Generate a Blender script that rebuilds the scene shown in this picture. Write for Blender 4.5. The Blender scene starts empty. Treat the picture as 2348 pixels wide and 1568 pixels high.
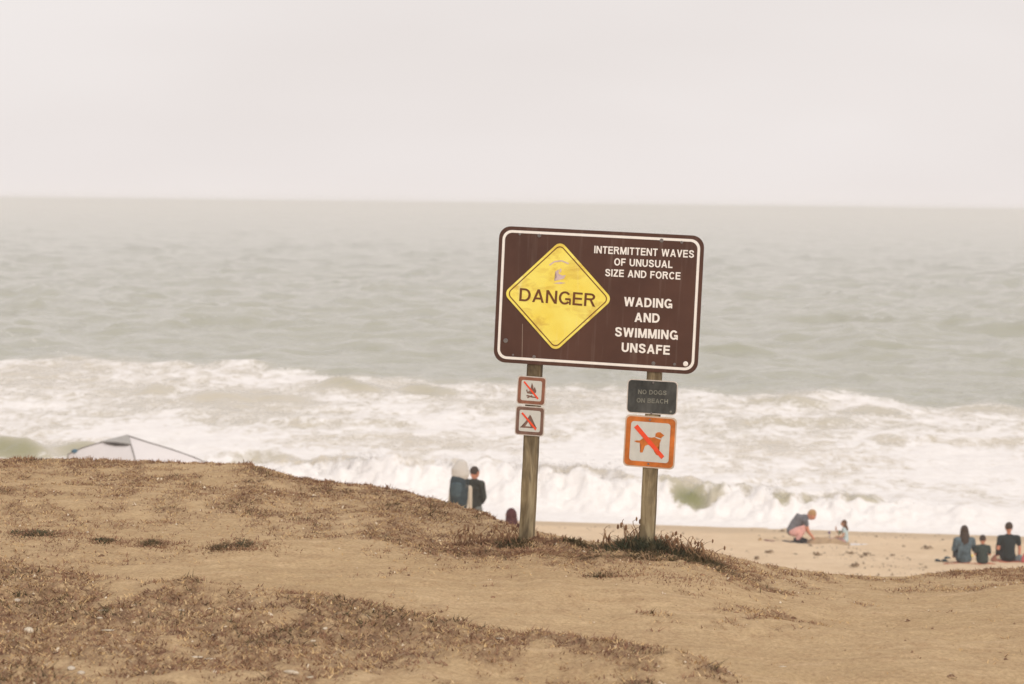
import bpy, bmesh, math, random
import numpy as np
from mathutils import Vector, Matrix
random.seed(7); rng = np.random.default_rng(7)
S = bpy.context.scene; C = S.collection
R = math.radians

# ------------------------------------------------------------------ camera
EYE = 10.0
FPX = 5000.0                                   # focal length in pixels of a 2348 px wide frame
cam_d = bpy.data.cameras.new('camera'); cam = bpy.data.objects.new('camera', cam_d); C.objects.link(cam)
cam_d.sensor_width = 36.0; cam_d.lens = 36.0*FPX/2348.0
cam_d.clip_start = 0.1; cam_d.clip_end = 30000
CM = Matrix.Rotation(R(90-3.62), 4, 'X') @ Matrix.Rotation(R(0.66), 4, 'Z')
CM.translation = (0, 0, EYE)
cam.matrix_world = CM
cam_d.dof.use_dof = True; cam_d.dof.focus_distance = 10.0; cam_d.dof.aperture_fstop = 5.6
S.camera = cam

# ------------------------------------------------------------------ sky, sun, exposure
SUN_EL, SUN_AZ = 36.0, 158.0                   # sun high behind the camera, to the right, through cloud
w = bpy.data.worlds.new('World'); S.world = w; w.use_nodes = True
nt = w.node_tree; nt.nodes.clear()
sky = nt.nodes.new('ShaderNodeTexSky'); sky.sky_type = 'NISHITA'; sky.sun_disc = False
sky.sun_elevation = R(SUN_EL); sky.sun_rotation = R(SUN_AZ); sky.dust_density = 4.0
tc = nt.nodes.new('ShaderNodeTexCoord')
mp = nt.nodes.new('ShaderNodeMapping'); mp.inputs['Scale'].default_value = (1.2, 1.2, 4.0)
nz = nt.nodes.new('ShaderNodeTexNoise'); nz.inputs['Scale'].default_value = 2.2; nz.inputs['Detail'].default_value = 3
cr = nt.nodes.new('ShaderNodeValToRGB')
cr.color_ramp.elements[0].position = 0.3; cr.color_ramp.elements[0].color = (8.35, 7.75, 7.52, 1)
cr.color_ramp.elements[1].position = 0.7; cr.color_ramp.elements[1].color = (9.25, 8.70, 8.52, 1)
mx = nt.nodes.new('ShaderNodeMix'); mx.data_type = 'RGBA'; mx.inputs[0].default_value = 0.95
bg = nt.nodes.new('ShaderNodeBackground'); bg.inputs['Strength'].default_value = 0.1
wo = nt.nodes.new('ShaderNodeOutputWorld')
nt.links.new(tc.outputs['Generated'], mp.inputs[0]); nt.links.new(mp.outputs[0], nz.inputs['Vector'])
nt.links.new(nz.outputs['Fac'], cr.inputs[0])
nt.links.new(sky.outputs[0], mx.inputs[6]); nt.links.new(cr.outputs[0], mx.inputs[7])
nt.links.new(mx.outputs[2], bg.inputs['Color']); nt.links.new(bg.outputs[0], wo.inputs['Surface'])
sl = bpy.data.lights.new('sun', 'SUN'); sl.energy = 1.5; sl.angle = R(35); sl.color = (1.0, 0.95, 0.88)
so = bpy.data.objects.new('sun', sl); C.objects.link(so)
az, el = R(SUN_AZ), R(SUN_EL)
sdir = Vector((math.sin(az)*math.cos(el), math.cos(az)*math.cos(el), math.sin(el)))
so.rotation_euler = sdir.to_track_quat('Z', 'Y').to_euler()
S.view_settings.view_transform = 'Standard'; S.view_settings.look = 'None'
S.render.engine = 'CYCLES'; S.cycles.volume_bounces = 3
S.view_settings.exposure = 0.0; S.view_settings.gamma = 1.0; S.view_settings.use_curve_mapping = False

# ------------------------------------------------------------------ helpers
def ray(dx, dy):
    v = Vector(((dx-1174)/FPX, -(dy-784)/FPX, -1.0))
    return CM.to_3x3() @ v
def P(dx, dy, Y):
    r = ray(dx, dy); t = Y/r.y
    return Vector((0, 0, EYE)) + r*t
def tag(o, label=None, cat=None, group=None, kind=None):
    if label: o['label'] = label
    if cat: o['category'] = cat
    if group: o['group'] = group
    if kind: o['kind'] = kind
    return o
def empty(name, loc=(0,0,0), rot=(0,0,0)):
    o = bpy.data.objects.new(name, None); C.objects.link(o); o.location = loc; o.rotation_euler = rot
    o.empty_display_size = 0.1
    return o
def link(name, me, mat=None, parent=None, smooth=False):
    o = bpy.data.objects.new(name, me); C.objects.link(o)
    if mat is not None:
        me.materials.clear(); me.materials.append(mat)
    if parent is not None: o.parent = parent
    if smooth: me.polygons.foreach_set('use_smooth', [True]*len(me.polygons))
    return o
def frombm(name, bm, mat=None, parent=None, smooth=False):
    me = bpy.data.meshes.new(name); bm.normal_update(); bm.to_mesh(me); bm.free()
    return link(name, me, mat, parent, smooth)
def frompy(name, v, f, mat=None, parent=None, smooth=False):
    me = bpy.data.meshes.new(name); me.from_pydata([tuple(p) for p in v], [], f); me.update()
    return link(name, me, mat, parent, smooth)
def fast_mesh(name, verts, faces):
    """verts (n,3), faces (m,k) numpy"""
    me = bpy.data.meshes.new(name)
    n, (m, k) = len(verts), faces.shape
    me.vertices.add(n); me.vertices.foreach_set('co', verts.astype(np.float32).ravel())
    me.loops.add(m*k); me.loops.foreach_set('vertex_index', faces.astype(np.int32).ravel())
    me.polygons.add(m); me.polygons.foreach_set('loop_start', np.arange(0, m*k, k, dtype=np.int32))
    me.update(calc_edges=True)
    return me
def grid_mesh(name, X, Y, Z, attrs={}):
    nr, nc = X.shape
    v = np.stack([X, Y, Z], -1).reshape(-1, 3)
    i = np.arange(nr*nc).reshape(nr, nc)
    f = np.stack([i[:-1,:-1], i[:-1,1:], i[1:,1:], i[1:,:-1]], -1).reshape(-1, 4)
    me = fast_mesh(name, v, f)
    for k, a in attrs.items():
        at = me.attributes.new(k, 'FLOAT', 'POINT'); at.data.foreach_set('value', a.astype(np.float32).ravel())
    me.polygons.foreach_set('use_smooth', [True]*len(me.polygons))
    return me
def sm(a, b, x):
    t = np.clip((x-a)/(b-a), 0, 1); return t*t*(3-2*t)
def perlin(x, y, seed=0):
    x = np.asarray(x, float); y = np.asarray(y, float)
    xi = np.floor(x).astype(np.int64); yi = np.floor(y).astype(np.int64); xf = x-xi; yf = y-yi
    def g(ix, iy, dx, dy):
        h = (ix*374761393 + iy*668265263 + seed*1442695041) & 0x7fffffff
        h = ((h ^ (h >> 13))*1274126177) & 0x7fffffff
        h = h ^ (h >> 16)
        a = (h & 0xffff)/65536.0*2*np.pi
        return np.cos(a)*dx + np.sin(a)*dy
    u = xf*xf*xf*(xf*(xf*6-15)+10); v = yf*yf*yf*(yf*(yf*6-15)+10)
    n00 = g(xi, yi, xf, yf); n10 = g(xi+1, yi, xf-1, yf); n01 = g(xi, yi+1, xf, yf-1); n11 = g(xi+1, yi+1, xf-1, yf-1)
    return ((n00*(1-u)+n10*u)*(1-v) + (n01*(1-u)+n11*u)*v)*1.5
def fbm(x, y, o=4, seed=0, g=0.5):
    a = 1.0; s = 0; 
    for k in range(o):
        s = s + a*perlin(x*2**k, y*2**k, seed+k*17); a *= g
    return s

class NT:
    def __init__(s, name):
        s.m = bpy.data.materials.new(name); s.m.use_nodes = True; s.t = s.m.node_tree
        s.b = s.t.nodes['Principled BSDF']
        s.co = s.t.nodes.new('ShaderNodeTexCoord')
    def n(s, ty, **kw):
        nd = s.t.nodes.new(ty)
        for k, v in kw.items(): setattr(nd, k, v)
        return nd
    def l(s, a, b): s.t.links.new(a, b)
    def noise(s, scale, detail=4, rough=0.55, stretch=None, dist=0, coord='Object'):
        nd = s.n('ShaderNodeTexNoise'); nd.inputs['Scale'].default_value = scale; nd.inputs['Detail'].default_value = detail
        nd.inputs['Roughness'].default_value = rough; nd.inputs['Distortion'].default_value = dist
        src = s.co.outputs[coord]
        if stretch:
            mpn = s.n('ShaderNodeMapping'); mpn.inputs['Scale'].default_value = stretch; s.l(src, mpn.inputs[0]); src = mpn.outputs[0]
        s.l(src, nd.inputs['Vector']); return nd.outputs['Fac']
    def ramp(s, fac, stops):
        r = s.n('ShaderNodeValToRGB'); e = r.color_ramp.elements
        while len(e) < len(stops): e.new(0.5)
        for i, (p, c) in enumerate(stops):
            e[i].position = p; e[i].color = (c[0], c[1], c[2], 1) if hasattr(c, '__len__') else (c, c, c, 1)
        s.l(fac, r.inputs[0]); return r.outputs[0]
    def mix(s, fac, a, b, mode='MIX'):
        m = s.n('ShaderNodeMix', data_type='RGBA', blend_type=mode)
        for i, x in ((0, fac), (6, a), (7, b)):
            if isinstance(x, (int, float)): m.inputs[i].default_value = x
            elif isinstance(x, tuple): m.inputs[i].default_value = (*x, 1)
            else: s.l(x, m.inputs[i])
        return m.outputs[2]
    def math(s, op, a, b=None, c=None, clamp=False):
        m = s.n('ShaderNodeMath', operation=op); m.use_clamp = clamp
        for i, x in enumerate((a, b, c)):
            if x is None: continue
            if isinstance(x, (int, float)): m.inputs[i].default_value = x
            else: s.l(x, m.inputs[i])
        return m.outputs[0]
    def attr(s, name): 
        a = s.n('ShaderNodeAttribute'); a.attribute_name = name; return a.outputs['Fac']
    def col(s, c):
        if isinstance(c, tuple): s.b.inputs['Base Color'].default_value = (*c, 1)
        else: s.l(c, s.b.inputs['Base Color'])
    def bump(s, h, dist, strength=1.0):
        b = s.n('ShaderNodeBump'); b.inputs['Distance'].default_value = dist; b.inputs['Strength'].default_value = strength
        s.l(h, b.inputs['Height']); s.l(b.outputs[0], s.b.inputs['Normal'])
    def rough(s, r, spec=0.3):
        s.b.inputs['Roughness'].default_value = r; s.b.inputs['Specular IOR Level'].default_value = spec

def M(name, c, var=0.2, scale=12, rough=0.85, spec=0.25, stretch=None, bump=0.0):
    t = NT(name)
    f = t.noise(scale, 5, 0.65, stretch)
    lo = tuple(x*(1-var) for x in c); hi = tuple(min(1, x*(1+var)) for x in c)
    t.col(t.ramp(f, [(0.3, lo), (0.7, hi)]))
    if bump: t.bump(f, bump)
    t.rough(rough, spec); return t.m

# ------------------------------------------------------------------ ground heights
crest_px = [(-1400,1035,13.8),(-600,1045,13.6),(0,1053,13.5),(160,1056,13.5),(300,1060,13.5),(480,1064,13.5),(560,1066,13.4),(600,1072,13.4),
 (640,1084,13.3),(680,1098,13.2),(740,1108,13.1),(790,1113,13.0),(850,1114,13.0),(890,1124,12.8),(930,1131,12.7),(1000,1148,12.4),(1060,1166,12.1),
 (1110,1179,11.7),(1160,1204,11.2),(1195,1217,10.9),(1234,1222,10.7),(1278,1232,10.6),(1347,1247,10.6),(1430,1247,10.6),
 (1480,1247,10.6),(1569,1258,10.6),(1625,1267,10.7),(1680,1281,10.8),(1750,1299,11.0),(1830,1310,11.2),(1900,1320,11.4),(2000,1326,11.5),
 (2060,1327,11.5),(2160,1318,11.6),(2250,1310,11.6),(2348,1309,11.6),(2700,1330,11.6),(3600,1345,11.6)]
_c = [P(*c) for c in crest_px]
C_az = np.array([p.x/p.y for p in _c]); C_Y = np.array([p.y for p in _c]); C_d = np.array([EYE-p.z for p in _c])
D0, Y0 = 1.45, 6.4
_e = [(-1400,1200),(-400,1255),(0,1283),(150,1300),(400,1350),(700,1383),(900,1418),(1100,1450),(1300,1478),(1400,1490),(1500,1522),(1620,1548),(1750,1610),(2000,1700),(3600,2000)]
_ep = []
for dx, dy in _e:
    r = ray(dx, dy); t = -1.50/r.z; _ep.append((r.x/r.y, r.y*t))
E_az = np.array([a for a, b in _ep]); E_Y = np.array([b for a, b in _ep])
LP = P(1207, 1240, 10.05); RP = P(1484, 1252, 9.93)      # feet of the two sign posts
def bluff_h(x, y, fine=True):
    x = np.asarray(x, float); y = np.asarray(y, float)
    a = x/np.maximum(y, 3.0)
    Yc = np.interp(a, C_az, C_Y); dc = np.interp(a, C_az, C_d)
    t = np.clip((y-Y0)/(Yc-Y0), 0, 1)
    d = D0 + (dc-D0)*t**1.15
    over = np.maximum(y-Yc, 0)
    d = d + over*0.05 + 0.42*(np.sqrt(over**2+0.6**2)-0.6)
    z = EYE - d
    Ye = np.interp(a, E_az, E_Y)
    z = z + sm(0, 0.28, Ye-y) * (0.045+0.012*perlin(x*2.1, y*2.1, 5)+0.03*sm(0.2, 0.8, Ye-y)*fbm(x*2.6, y*1.8, 3, 7))
    inner = sm(-0.2, 1.2, Yc-y)            # keep crest as measured
    z = z + inner*(0.035*fbm(x*0.9, y*0.9, 3, 11))
    z = z + 0.03*np.exp(-((x-LP.x)**2+(y-LP.y)**2)/0.35**2) + 0.035*np.exp(-((x-RP.x)**2+(y-RP.y)**2)/0.4**2)
    if fine:
        cov = cover(x, y)
        z = z + 0.006*fbm(x*9, y*7, 3, 31) + cov*0.016*fbm(x*14, y*11, 3, 41)
    return z
def cover(x, y):
    """how much dried ground cover lies here, plus painted shade at post feet, 0..1"""
    a = x/np.maximum(y, 3.0)
    Yc = np.interp(a, C_az, C_Y); Ye = np.interp(a, E_az, E_Y)
    n = fbm(x*1.3+3, y*0.9, 5, 71, 0.62); n2 = fbm(x*4.5, y*2.2, 3, 77)
    fore = sm(-0.05, 0.25, Ye-y) * np.clip(0.70 + 0.8*n + 0.9*n2 - 0.25*sm(-0.05,0.05,a) - 0.3*sm(0.0,0.12,a) + 0.4*sm(-0.08,-0.22,a), 0, 1)
    # darker band right along the edge of the near hump
    edge = np.exp(-((y-Ye+0.10)/0.12)**2)*np.clip(0.75+0.9*n2+0.3*n, 0, 1)*sm(0.09, 0.04, a)
    hill = sm(9.3, 10.7, y + 2.5*a)*sm(0.035, -0.02, a) * np.clip(0.58 + 0.7*n + 0.6*n2, 0, 1)
    hill = hill*(0.55+0.6*np.clip(0.5+1.2*fbm(x*6, y*2.5, 3, 83), 0, 1))
    hill = hill + np.exp(-((y-Yc+0.25)/0.35)**2)*sm(0.0, -0.09, a)*np.clip(0.35+0.9*n, 0, 1)
    wisps = sm(0.30, 0.8, n+0.45*n2)*0.6*sm(11.8, 9.6, y)*sm(7.0, 8.0, y)*(0.45+0.55*sm(0.0,0.06,a))
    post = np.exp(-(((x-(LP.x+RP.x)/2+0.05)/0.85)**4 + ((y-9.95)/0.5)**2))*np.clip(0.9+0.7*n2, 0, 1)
    rb = np.exp(-((y-Yc+0.12)/0.25)**2)*sm(0.06, 0.09, a)*np.clip(0.35+0.8*n2, 0, 1)
    rb = rb + np.exp(-((y-Yc+0.25)/0.4)**2)*sm(0.2, 0.23, a)*0.8*np.clip(0.6+0.8*n2, 0, 1)
    for q in (LP, RP): rb = rb + 1.2*np.exp(-((x-q.x)**2+(y-q.y+0.03)**2)/0.13**2)  # contact shade at the post feet, put into the soil colour as extra cover
    return np.clip(fore + edge + hill + wisps + post + rb, 0, 1)
BY = np.array([10,20,30,37,47,54,61,66,70,80,90]); BD = np.array([5.8,6.1,6.5,7.05,7.95,8.66,9.36,9.86,10.2,10.8,11.2])
def beach_h(x, y):
    x = np.asarray(x, float); y = np.asarray(y, float); a = x/np.maximum(y, 5)
    ys = y + 9*(a-0.125)*sm(52, 62, y)
    z = EYE - np.interp(ys, BY, BD)
    z = z + 0.5*sm(0.05, 0.0, a)*sm(56, 47, y)
    z = z + (0.05*fbm(x*0.35, y*0.35, 3, 3) + 0.035*fbm(x*1.6, y*1.2, 4, 9))*sm(66.5, 63, ys)
    return z
def hit(dx, dy, hf, y0, y1):
    r = ray(dx, dy); ys = np.linspace(y0, y1, 4000)
    t = ys/r.y; zz = EYE + r.z*t; hh = hf(r.x*t, ys)
    k = np.argmax(zz <= hh)
    if zz[k] > hh[k]: k = len(ys)-1
    return Vector((r.x*t[k], ys[k], float(hh[k])))
def onbeach(dx, dy): return hit(dx, dy, beach_h, 40, 69)
def onbluff(dx, dy): return hit(dx, dy, bluff_h, 5.5, 13.6)

# ------------------------------------------------------------------ bluff
def mat_bluff():
    t = NT('dry_soil')
    big = t.noise(1.1, 5, 0.6, (1, 0.6, 1)); mid = t.noise(9, 5, 0.65, (1, 0.6, 1)); fine = t.noise(70, 3, 0.7)
    base = t.ramp(big, [(0.3, (0.475,0.345,0.19)), (0.5, (0.535,0.395,0.225)), (0.72, (0.595,0.45,0.27))])
    st1 = t.noise(16, 5, 0.75, (1, 0.45, 1), 0.5); st2 = t.noise(38, 4, 0.75, (1, 0.5, 1), 0.5)
    base = t.mix(t.ramp(mid, [(0.46, 0.0), (0.72, 0.5)]), base, (0.36,0.225,0.125))
    base = t.mix(t.ramp(st1, [(0.52, 0.0), (0.68, 0.5)]), base, (0.36,0.215,0.12))
    base = t.mix(t.ramp(st1, [(0.30, 0.6), (0.44, 0.0)]), base, (0.70,0.52,0.32))
    st3 = t.noise(7, 5, 0.7, (0.28, 1.5, 1), 0.6)
    base = t.mix(t.ramp(st3, [(0.48, 0.0), (0.64, 0.5)]), base, (0.36,0.25,0.145))
    base = t.mix(t.ramp(st3, [(0.34, 0.45), (0.46, 0.0)]), base, (0.68,0.51,0.33))
    base = t.mix(t.ramp(st2, [(0.54, 0.0), (0.68, 0.45)]), base, (0.28,0.17,0.10))
    base = t.mix(0.35, base, t.ramp(fine, [(0.35, (0.26,0.155,0.08)), (0.65, (0.72,0.51,0.30))]))
    cov = t.attr('cover')  # also carries the painted contact shade round the posts
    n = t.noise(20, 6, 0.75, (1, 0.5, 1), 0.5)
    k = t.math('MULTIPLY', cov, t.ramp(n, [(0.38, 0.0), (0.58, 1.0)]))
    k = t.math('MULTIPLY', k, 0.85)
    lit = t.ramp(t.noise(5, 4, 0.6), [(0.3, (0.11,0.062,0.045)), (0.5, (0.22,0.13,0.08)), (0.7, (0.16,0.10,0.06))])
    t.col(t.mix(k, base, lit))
    h = t.math('ADD', t.math('MULTIPLY', mid, 0.6), t.math('MULTIPLY', fine, 0.35))
    t.bump(h, 0.03, 0.8); t.rough(1.0, 0.05)
    return t.m
yy = np.concatenate([np.linspace(2.0, 5.8, 20), np.linspace(5.85, 14.4, 470), np.linspace(14.5, 34, 90)])
aa = np.linspace(-1, 1, 620)
YY, AA = np.meshgrid(yy, aa, indexing='ij')
XX = AA*(YY*0.29+2.6)
ZZ = bluff_h(XX, YY)
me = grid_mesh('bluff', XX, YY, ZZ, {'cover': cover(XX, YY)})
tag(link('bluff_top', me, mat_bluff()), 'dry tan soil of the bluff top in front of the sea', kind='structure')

# ------------------------------------------------------------------ beach
def mat_sand():
    t = NT('beach_sand')
    big = t.noise(0.35, 4, 0.6); mid = t.noise(2.6, 5, 0.65); fine = t.noise(14, 4, 0.7)
    base = t.ramp(big, [(0.3, (0.72,0.55,0.365)), (0.7, (0.82,0.645,0.45))])
    base = t.mix(t.ramp(mid, [(0.42, 0.0), (0.7, 0.45)]), base, (0.62,0.45,0.29))
    base = t.mix(t.ramp(fine, [(0.5, 0.0), (0.75, 0.35)]), base, (0.50,0.36,0.23))
    wet = t.attr('wet')
    t.col(t.mix(t.math('MULTIPLY', wet, 0.55), base, (0.50,0.385,0.26)))
    t.bump(t.math('ADD', mid, t.math('MULTIPLY', fine, 0.5)), 0.11, 0.8); t.rough(1.0, 0.1)
    return t.m
yy = np.linspace(20, 84, 330); aa = np.linspace(-0.42, 0.42, 420)
YY, AA = np.meshgrid(yy, aa, indexing='ij'); XX = AA*(YY+4)
ZZ = beach_h(XX, YY)
me = grid_mesh('beach', XX, YY, ZZ, {'wet': sm(0.42, 0.18, ZZ)})
tag(link('beach', me, mat_sand()), kind='structure')

# ------------------------------------------------------------------ sea
def mat_sea():
    t = NT('sea_water')
    foam = t.attr('foam'); silt = t.attr('silt'); green = t.attr('green')
    wcol = t.mix(silt, (0.235,0.26,0.19), (0.60,0.535,0.43))
    wcol = t.mix(green, wcol, (0.20,0.205,0.08))
    n1 = t.noise(0.62, 7, 0.66, (1, 0.5, 1), 1.5); n2 = t.noise(2.0, 5, 0.72, (1, 0.6, 1), 1.2)
    n = t.math('ADD', t.math('MULTIPLY', n1, 0.56), t.math('MULTIPLY', n2, 0.44))
    n = t.math('ADD', t.math('MULTIPLY', t.math('SUBTRACT', n, 0.5), 2.1), 0.5)
    th = t.math('SUBTRACT', 1.0, foam)
    k = t.math('DIVIDE', t.math('ADD', t.math('SUBTRACT', n, th), 0.14), 0.28, clamp=True)
    k = t.math('MULTIPLY', k, t.math('GREATER_THAN', foam, 0.01))
    fcol = t.ramp(n2, [(0.3, (0.80,0.765,0.735)), (0.6, (0.87,0.845,0.825))])
    t.col(t.mix(k, wcol, fcol))
    rg = t.math('ADD', t.math('MULTIPLY', k, 0.75), 0.12)
    t.l(rg, t.b.inputs['Roughness'])
    t.b.inputs['IOR'].default_value = 1.33
    t.l(t.math('SUBTRACT', 0.5, t.math('MULTIPLY', k, 0.4)), t.b.inputs['Specular IOR Level'])
    w1 = t.noise(0.9, 4, 0.6, (0.5, 1.2, 1)); w2 = t.noise(4.0, 3, 0.6, (0.6, 1.2, 1))
    w0 = t.noise(0.28, 3, 0.6, (0.55, 1.0, 1)); h = t.math('ADD', t.math('ADD', w1, t.math('MULTIPLY', w2, 0.22)), t.math('MULTIPLY', w0, 3.5))
    h = t.math('ADD', h, t.math('MULTIPLY', k, 0.15))
    t.bump(h, 0.10, 1.0)
    return t.m
def az_of(dx): return (dx-1174)/FPX
rows = np.linspace(2180*10/60.0, 2180*10/3000.0, 620)       # one row of vertices roughly per screen pixel
yy = np.concatenate([21800/rows, np.array([3600, 4500, 6000, 8900])])
aa = np.linspace(-0.40, 0.40, 900)
YY, AA = np.meshgrid(yy, aa, indexing='ij'); XX = AA*(YY+6)
A_ = XX/YY
ZZ = np.zeros_like(YY)
# open sea swell
sw = 0.20*fbm(XX*0.10+0.35*np.sin(YY*0.05), YY*0.17, 3, 101, 0.55) + 0.10*perlin(XX*0.035, YY*0.085, 120)
sw = sw + 0.10*np.maximum(0, fbm(XX*0.055, YY*0.13, 2, 140)-0.15)*3
sw = sw + 0.62*np.maximum(0, perlin(XX*0.10, YY*0.075, 171))*(1+0.5*perlin(XX*0.3, YY*0.1, 172)) + 0.24*perlin(XX*0.26, YY*0.22, 173)
rg_ = np.clip(1-1.6*np.abs(perlin(XX*0.055+0.3*perlin(XX*0.2, YY*0.1, 174), YY*0.062, 175)), 0, 1)
sw = sw + 0.62*rg_**3*np.clip(0.15+1.6*perlin(XX*0.05, YY*0.03, 176), 0, 1)
rg_ = np.clip(1-1.8*np.abs(perlin(XX*0.14, YY*0.13, 177)), 0, 1)
sw = sw + 0.26*rg_**2*np.clip(0.3+1.2*perlin(XX*0.06, YY*0.04, 178), 0, 1)
sw = sw*(0.35+0.65*sm(112, 150, YY)) + 0.10*perlin(XX*0.62, YY*0.42, 179)*sm(420, 240, YY)
ZZ += sw*sm(72, 120, YY)*sm(2500, 900, YY)
ZZ += 0.075*fbm(XX*0.42, YY*0.42, 3, 160)*sm(68, 80, YY)*sm(900, 250, YY)
ZZ += 0.16*np.maximum(0, perlin(XX*0.16, YY*0.20, 165)-0.1)*sm(68, 80, YY)*sm(900, 250, YY)
Yout = np.interp(A_, [-0.24,-0.15,-0.05,0.05,0.12,0.18,0.24], [134,131,123,119,116,113,112]) + 3.5*fbm(A_*22, YY*0.02, 3, 180)
foam = sm(2.0, -2.5, YY-Yout)*0.50
foam += 0.10*sm(112, 94, YY) + 0.10*sm(92, 82, YY) - 0.03*sm(0.05, 0.15, A_)
foam += 0.05*np.exp(-((YY-Yout+2.5)/1.6)**2)*np.clip(fbm(A_*30, A_*0, 2, 185)+0.4, 0, 1)*2
foam = foam + 0.26*fbm(XX*0.13, YY*0.08, 4, 190)*(foam > 0.02)
silt = sm(3, -5, YY-Yout)*(0.62+0.25*sm(100, 80, YY)) + 0.22*sm(500, 130, YY)
green = np.zeros_like(YY)
# single wave faces standing in the surf: (x0, x1, crest row, height, foam cut, green)
for x0, x1, row, hgt, cut, gr in [(720,872,878,0.45,0.40,0.35),(915,1062,882,0.45,0.42,0.3),(300,420,886,0.35,0.4,0.1),(430,700,905,0.30,0.3,0.05),
        (1700,1900,915,0.25,0.30,0.2),(1930,2100,938,0.25,0.28,0.15),(2180,2348,930,0.22,0.25,0.1),(-200,120,1005,0.65,0.42,0.8),(110,260,1014,0.45,0.36,0.6),(400,560,1052,0.4,0.30,0.25),(520,690,1042,0.5,0.32,0.22),
        (1700,1980,955,0.3,0.3,0.1),(1180,1330,985,0.25,0.2,0.0),(620,980,960,0.25,0.25,0.0),(2000,2400,1000,0.25,0.2,0.0),(1350,1800,800,0.35,0.0,0.2)]:
    xm = (x0+x1)/2; rr = ray(xm, row); tt = -(EYE-hgt)/rr.z; Yb = rr.y*tt
    a0, a1 = az_of(x0), az_of(x1)
    Yl = Yb + 0.9*fbm(A_*40, YY*0+row, 2, int(row)) + (A_-az_of(xm))*(-9)
    env = sm(a0-0.008, a0+0.014, A_)*sm(a1+0.008, a1-0.014, A_)
    dY = YY-Yl
    prof = np.where(dY < 0, sm(-1.9, 0, dY), sm(4.0, 0, dY))
    ZZ += hgt*prof*env
    face = np.exp(-((dY+0.9)/1.1)**2)*env
    foam -= cut*face; green = np.maximum(green, gr*face)
# the shore break
Ybk = np.interp(A_, [az_of(d) for d in (450, 650,900,1250,1500,1800,2100,2500)], [79.5,77.5,75.5,73.6,72.2,70.6,70.0,70.2]) + 0.5*fbm(A_*30, A_*0, 3, 222)
Hbk = np.interp(A_, [az_of(d) for d in (450,620,800,1250,1450,1560,1900,2100,2348,2800)], [0.0,0.65,1.1,1.30,1.15,0.95,0.85,0.55,0.35,0.3])
Hbk = Hbk*0.9*(1+0.22*fbm(A_*45, A_*0, 3, 233))
dY = YY-Ybk
front = np.where(dY < 0, sm(-2.9, 0.0, dY), sm(6.5, 0, dY))
ZZ += Hbk*front
turb = np.exp(-((dY+0.9)/1.6)**2)*sm(0.2, 0.8, Hbk)
ZZ += turb*0.20*(0.8*fbm(XX*1.9, YY*1.4, 3, 259, 0.6)+fbm(XX*0.9, YY*0.7, 4, 251, 0.6)+0.5*perlin(XX*0.45, YY*0.4, 256))
foam += (0.62-0.25*fbm(XX*0.35, YY*0.4, 3, 277))*np.exp(-((dY+1.3)/1.5)**2) + 0.45*sm(-1.2, -3.5, dY)
# clear faces within the break
for xm, wd, gr, cut, off in [(1588,46,1.0,1.3,-1.35),(1545,30,0.3,0.5,-0.6),(1660,34,0.35,0.5,-0.7),(1800,30,0.5,0.62,-0.8),(1860,22,0.3,0.5,-0.5),(1900,20,0.3,0.55,-0.5),(2000,70,0.3,0.5,-0.3),(1730,30,0.3,0.5,-0.5)]:
    g = np.exp(-np.abs((A_-az_of(xm)+0.002*perlin(YY*1.2, A_*90, 5))/(wd/FPX))**2.5)*np.exp(-((dY-off)/0.8)**2)
    foam -= cut*g; green = np.maximum(green, gr*g)
# thin sandy crest behind the lip
lip = np.exp(-((dY-1.3)/1.6)**2)*sm(0.3, 0.9, Hbk)
lip = np.exp(-((dY-1.6)/2.4)**2)*sm(0.3, 0.9, Hbk)
foam -= 0.27*lip*np.clip(0.7+1.0*fbm(XX*0.3, YY*0.3, 3, 295), 0, 1.4); silt = np.clip(silt + 0.5*lip, 0, 1)
milky = turb*(sm(-1.1, 0.2, dY)*0.35 + 0.30*np.clip(0.3+1.4*fbm(XX*0.5, YY*0.6, 3, 291), 0, 1)*(0.45+0.55*sm(0.06, 0.10, A_)))
foam -= milky; silt = np.clip(silt+milky, 0, 1)
# swash on the sand
ZZ += 0.05*sm(72, 66, YY)
foam = np.where(YY < 69.2, 1.25, foam)
ZZ += 0.05*fbm(XX*0.9, YY*0.8, 3, 281)*sm(74, 76, YY)*sm(140, 120, YY)
# few whitecap streaks at sea on the left
foam = np.maximum(foam, 0.40*np.exp(-((YY-150-30*fbm(A_*9, A_*0, 2, 300))/2.5)**2)*sm(-0.1, -0.2, A_))
ZZ[-4:, :] = 0
me = grid_mesh('sea', XX, YY, ZZ, {'foam': np.clip(foam, 0, 1.3), 'silt': np.clip(silt, 0, 1), 'green': np.clip(green, 0, 1)})
tag(link('sea', me, mat_sea()), kind='structure')

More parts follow.
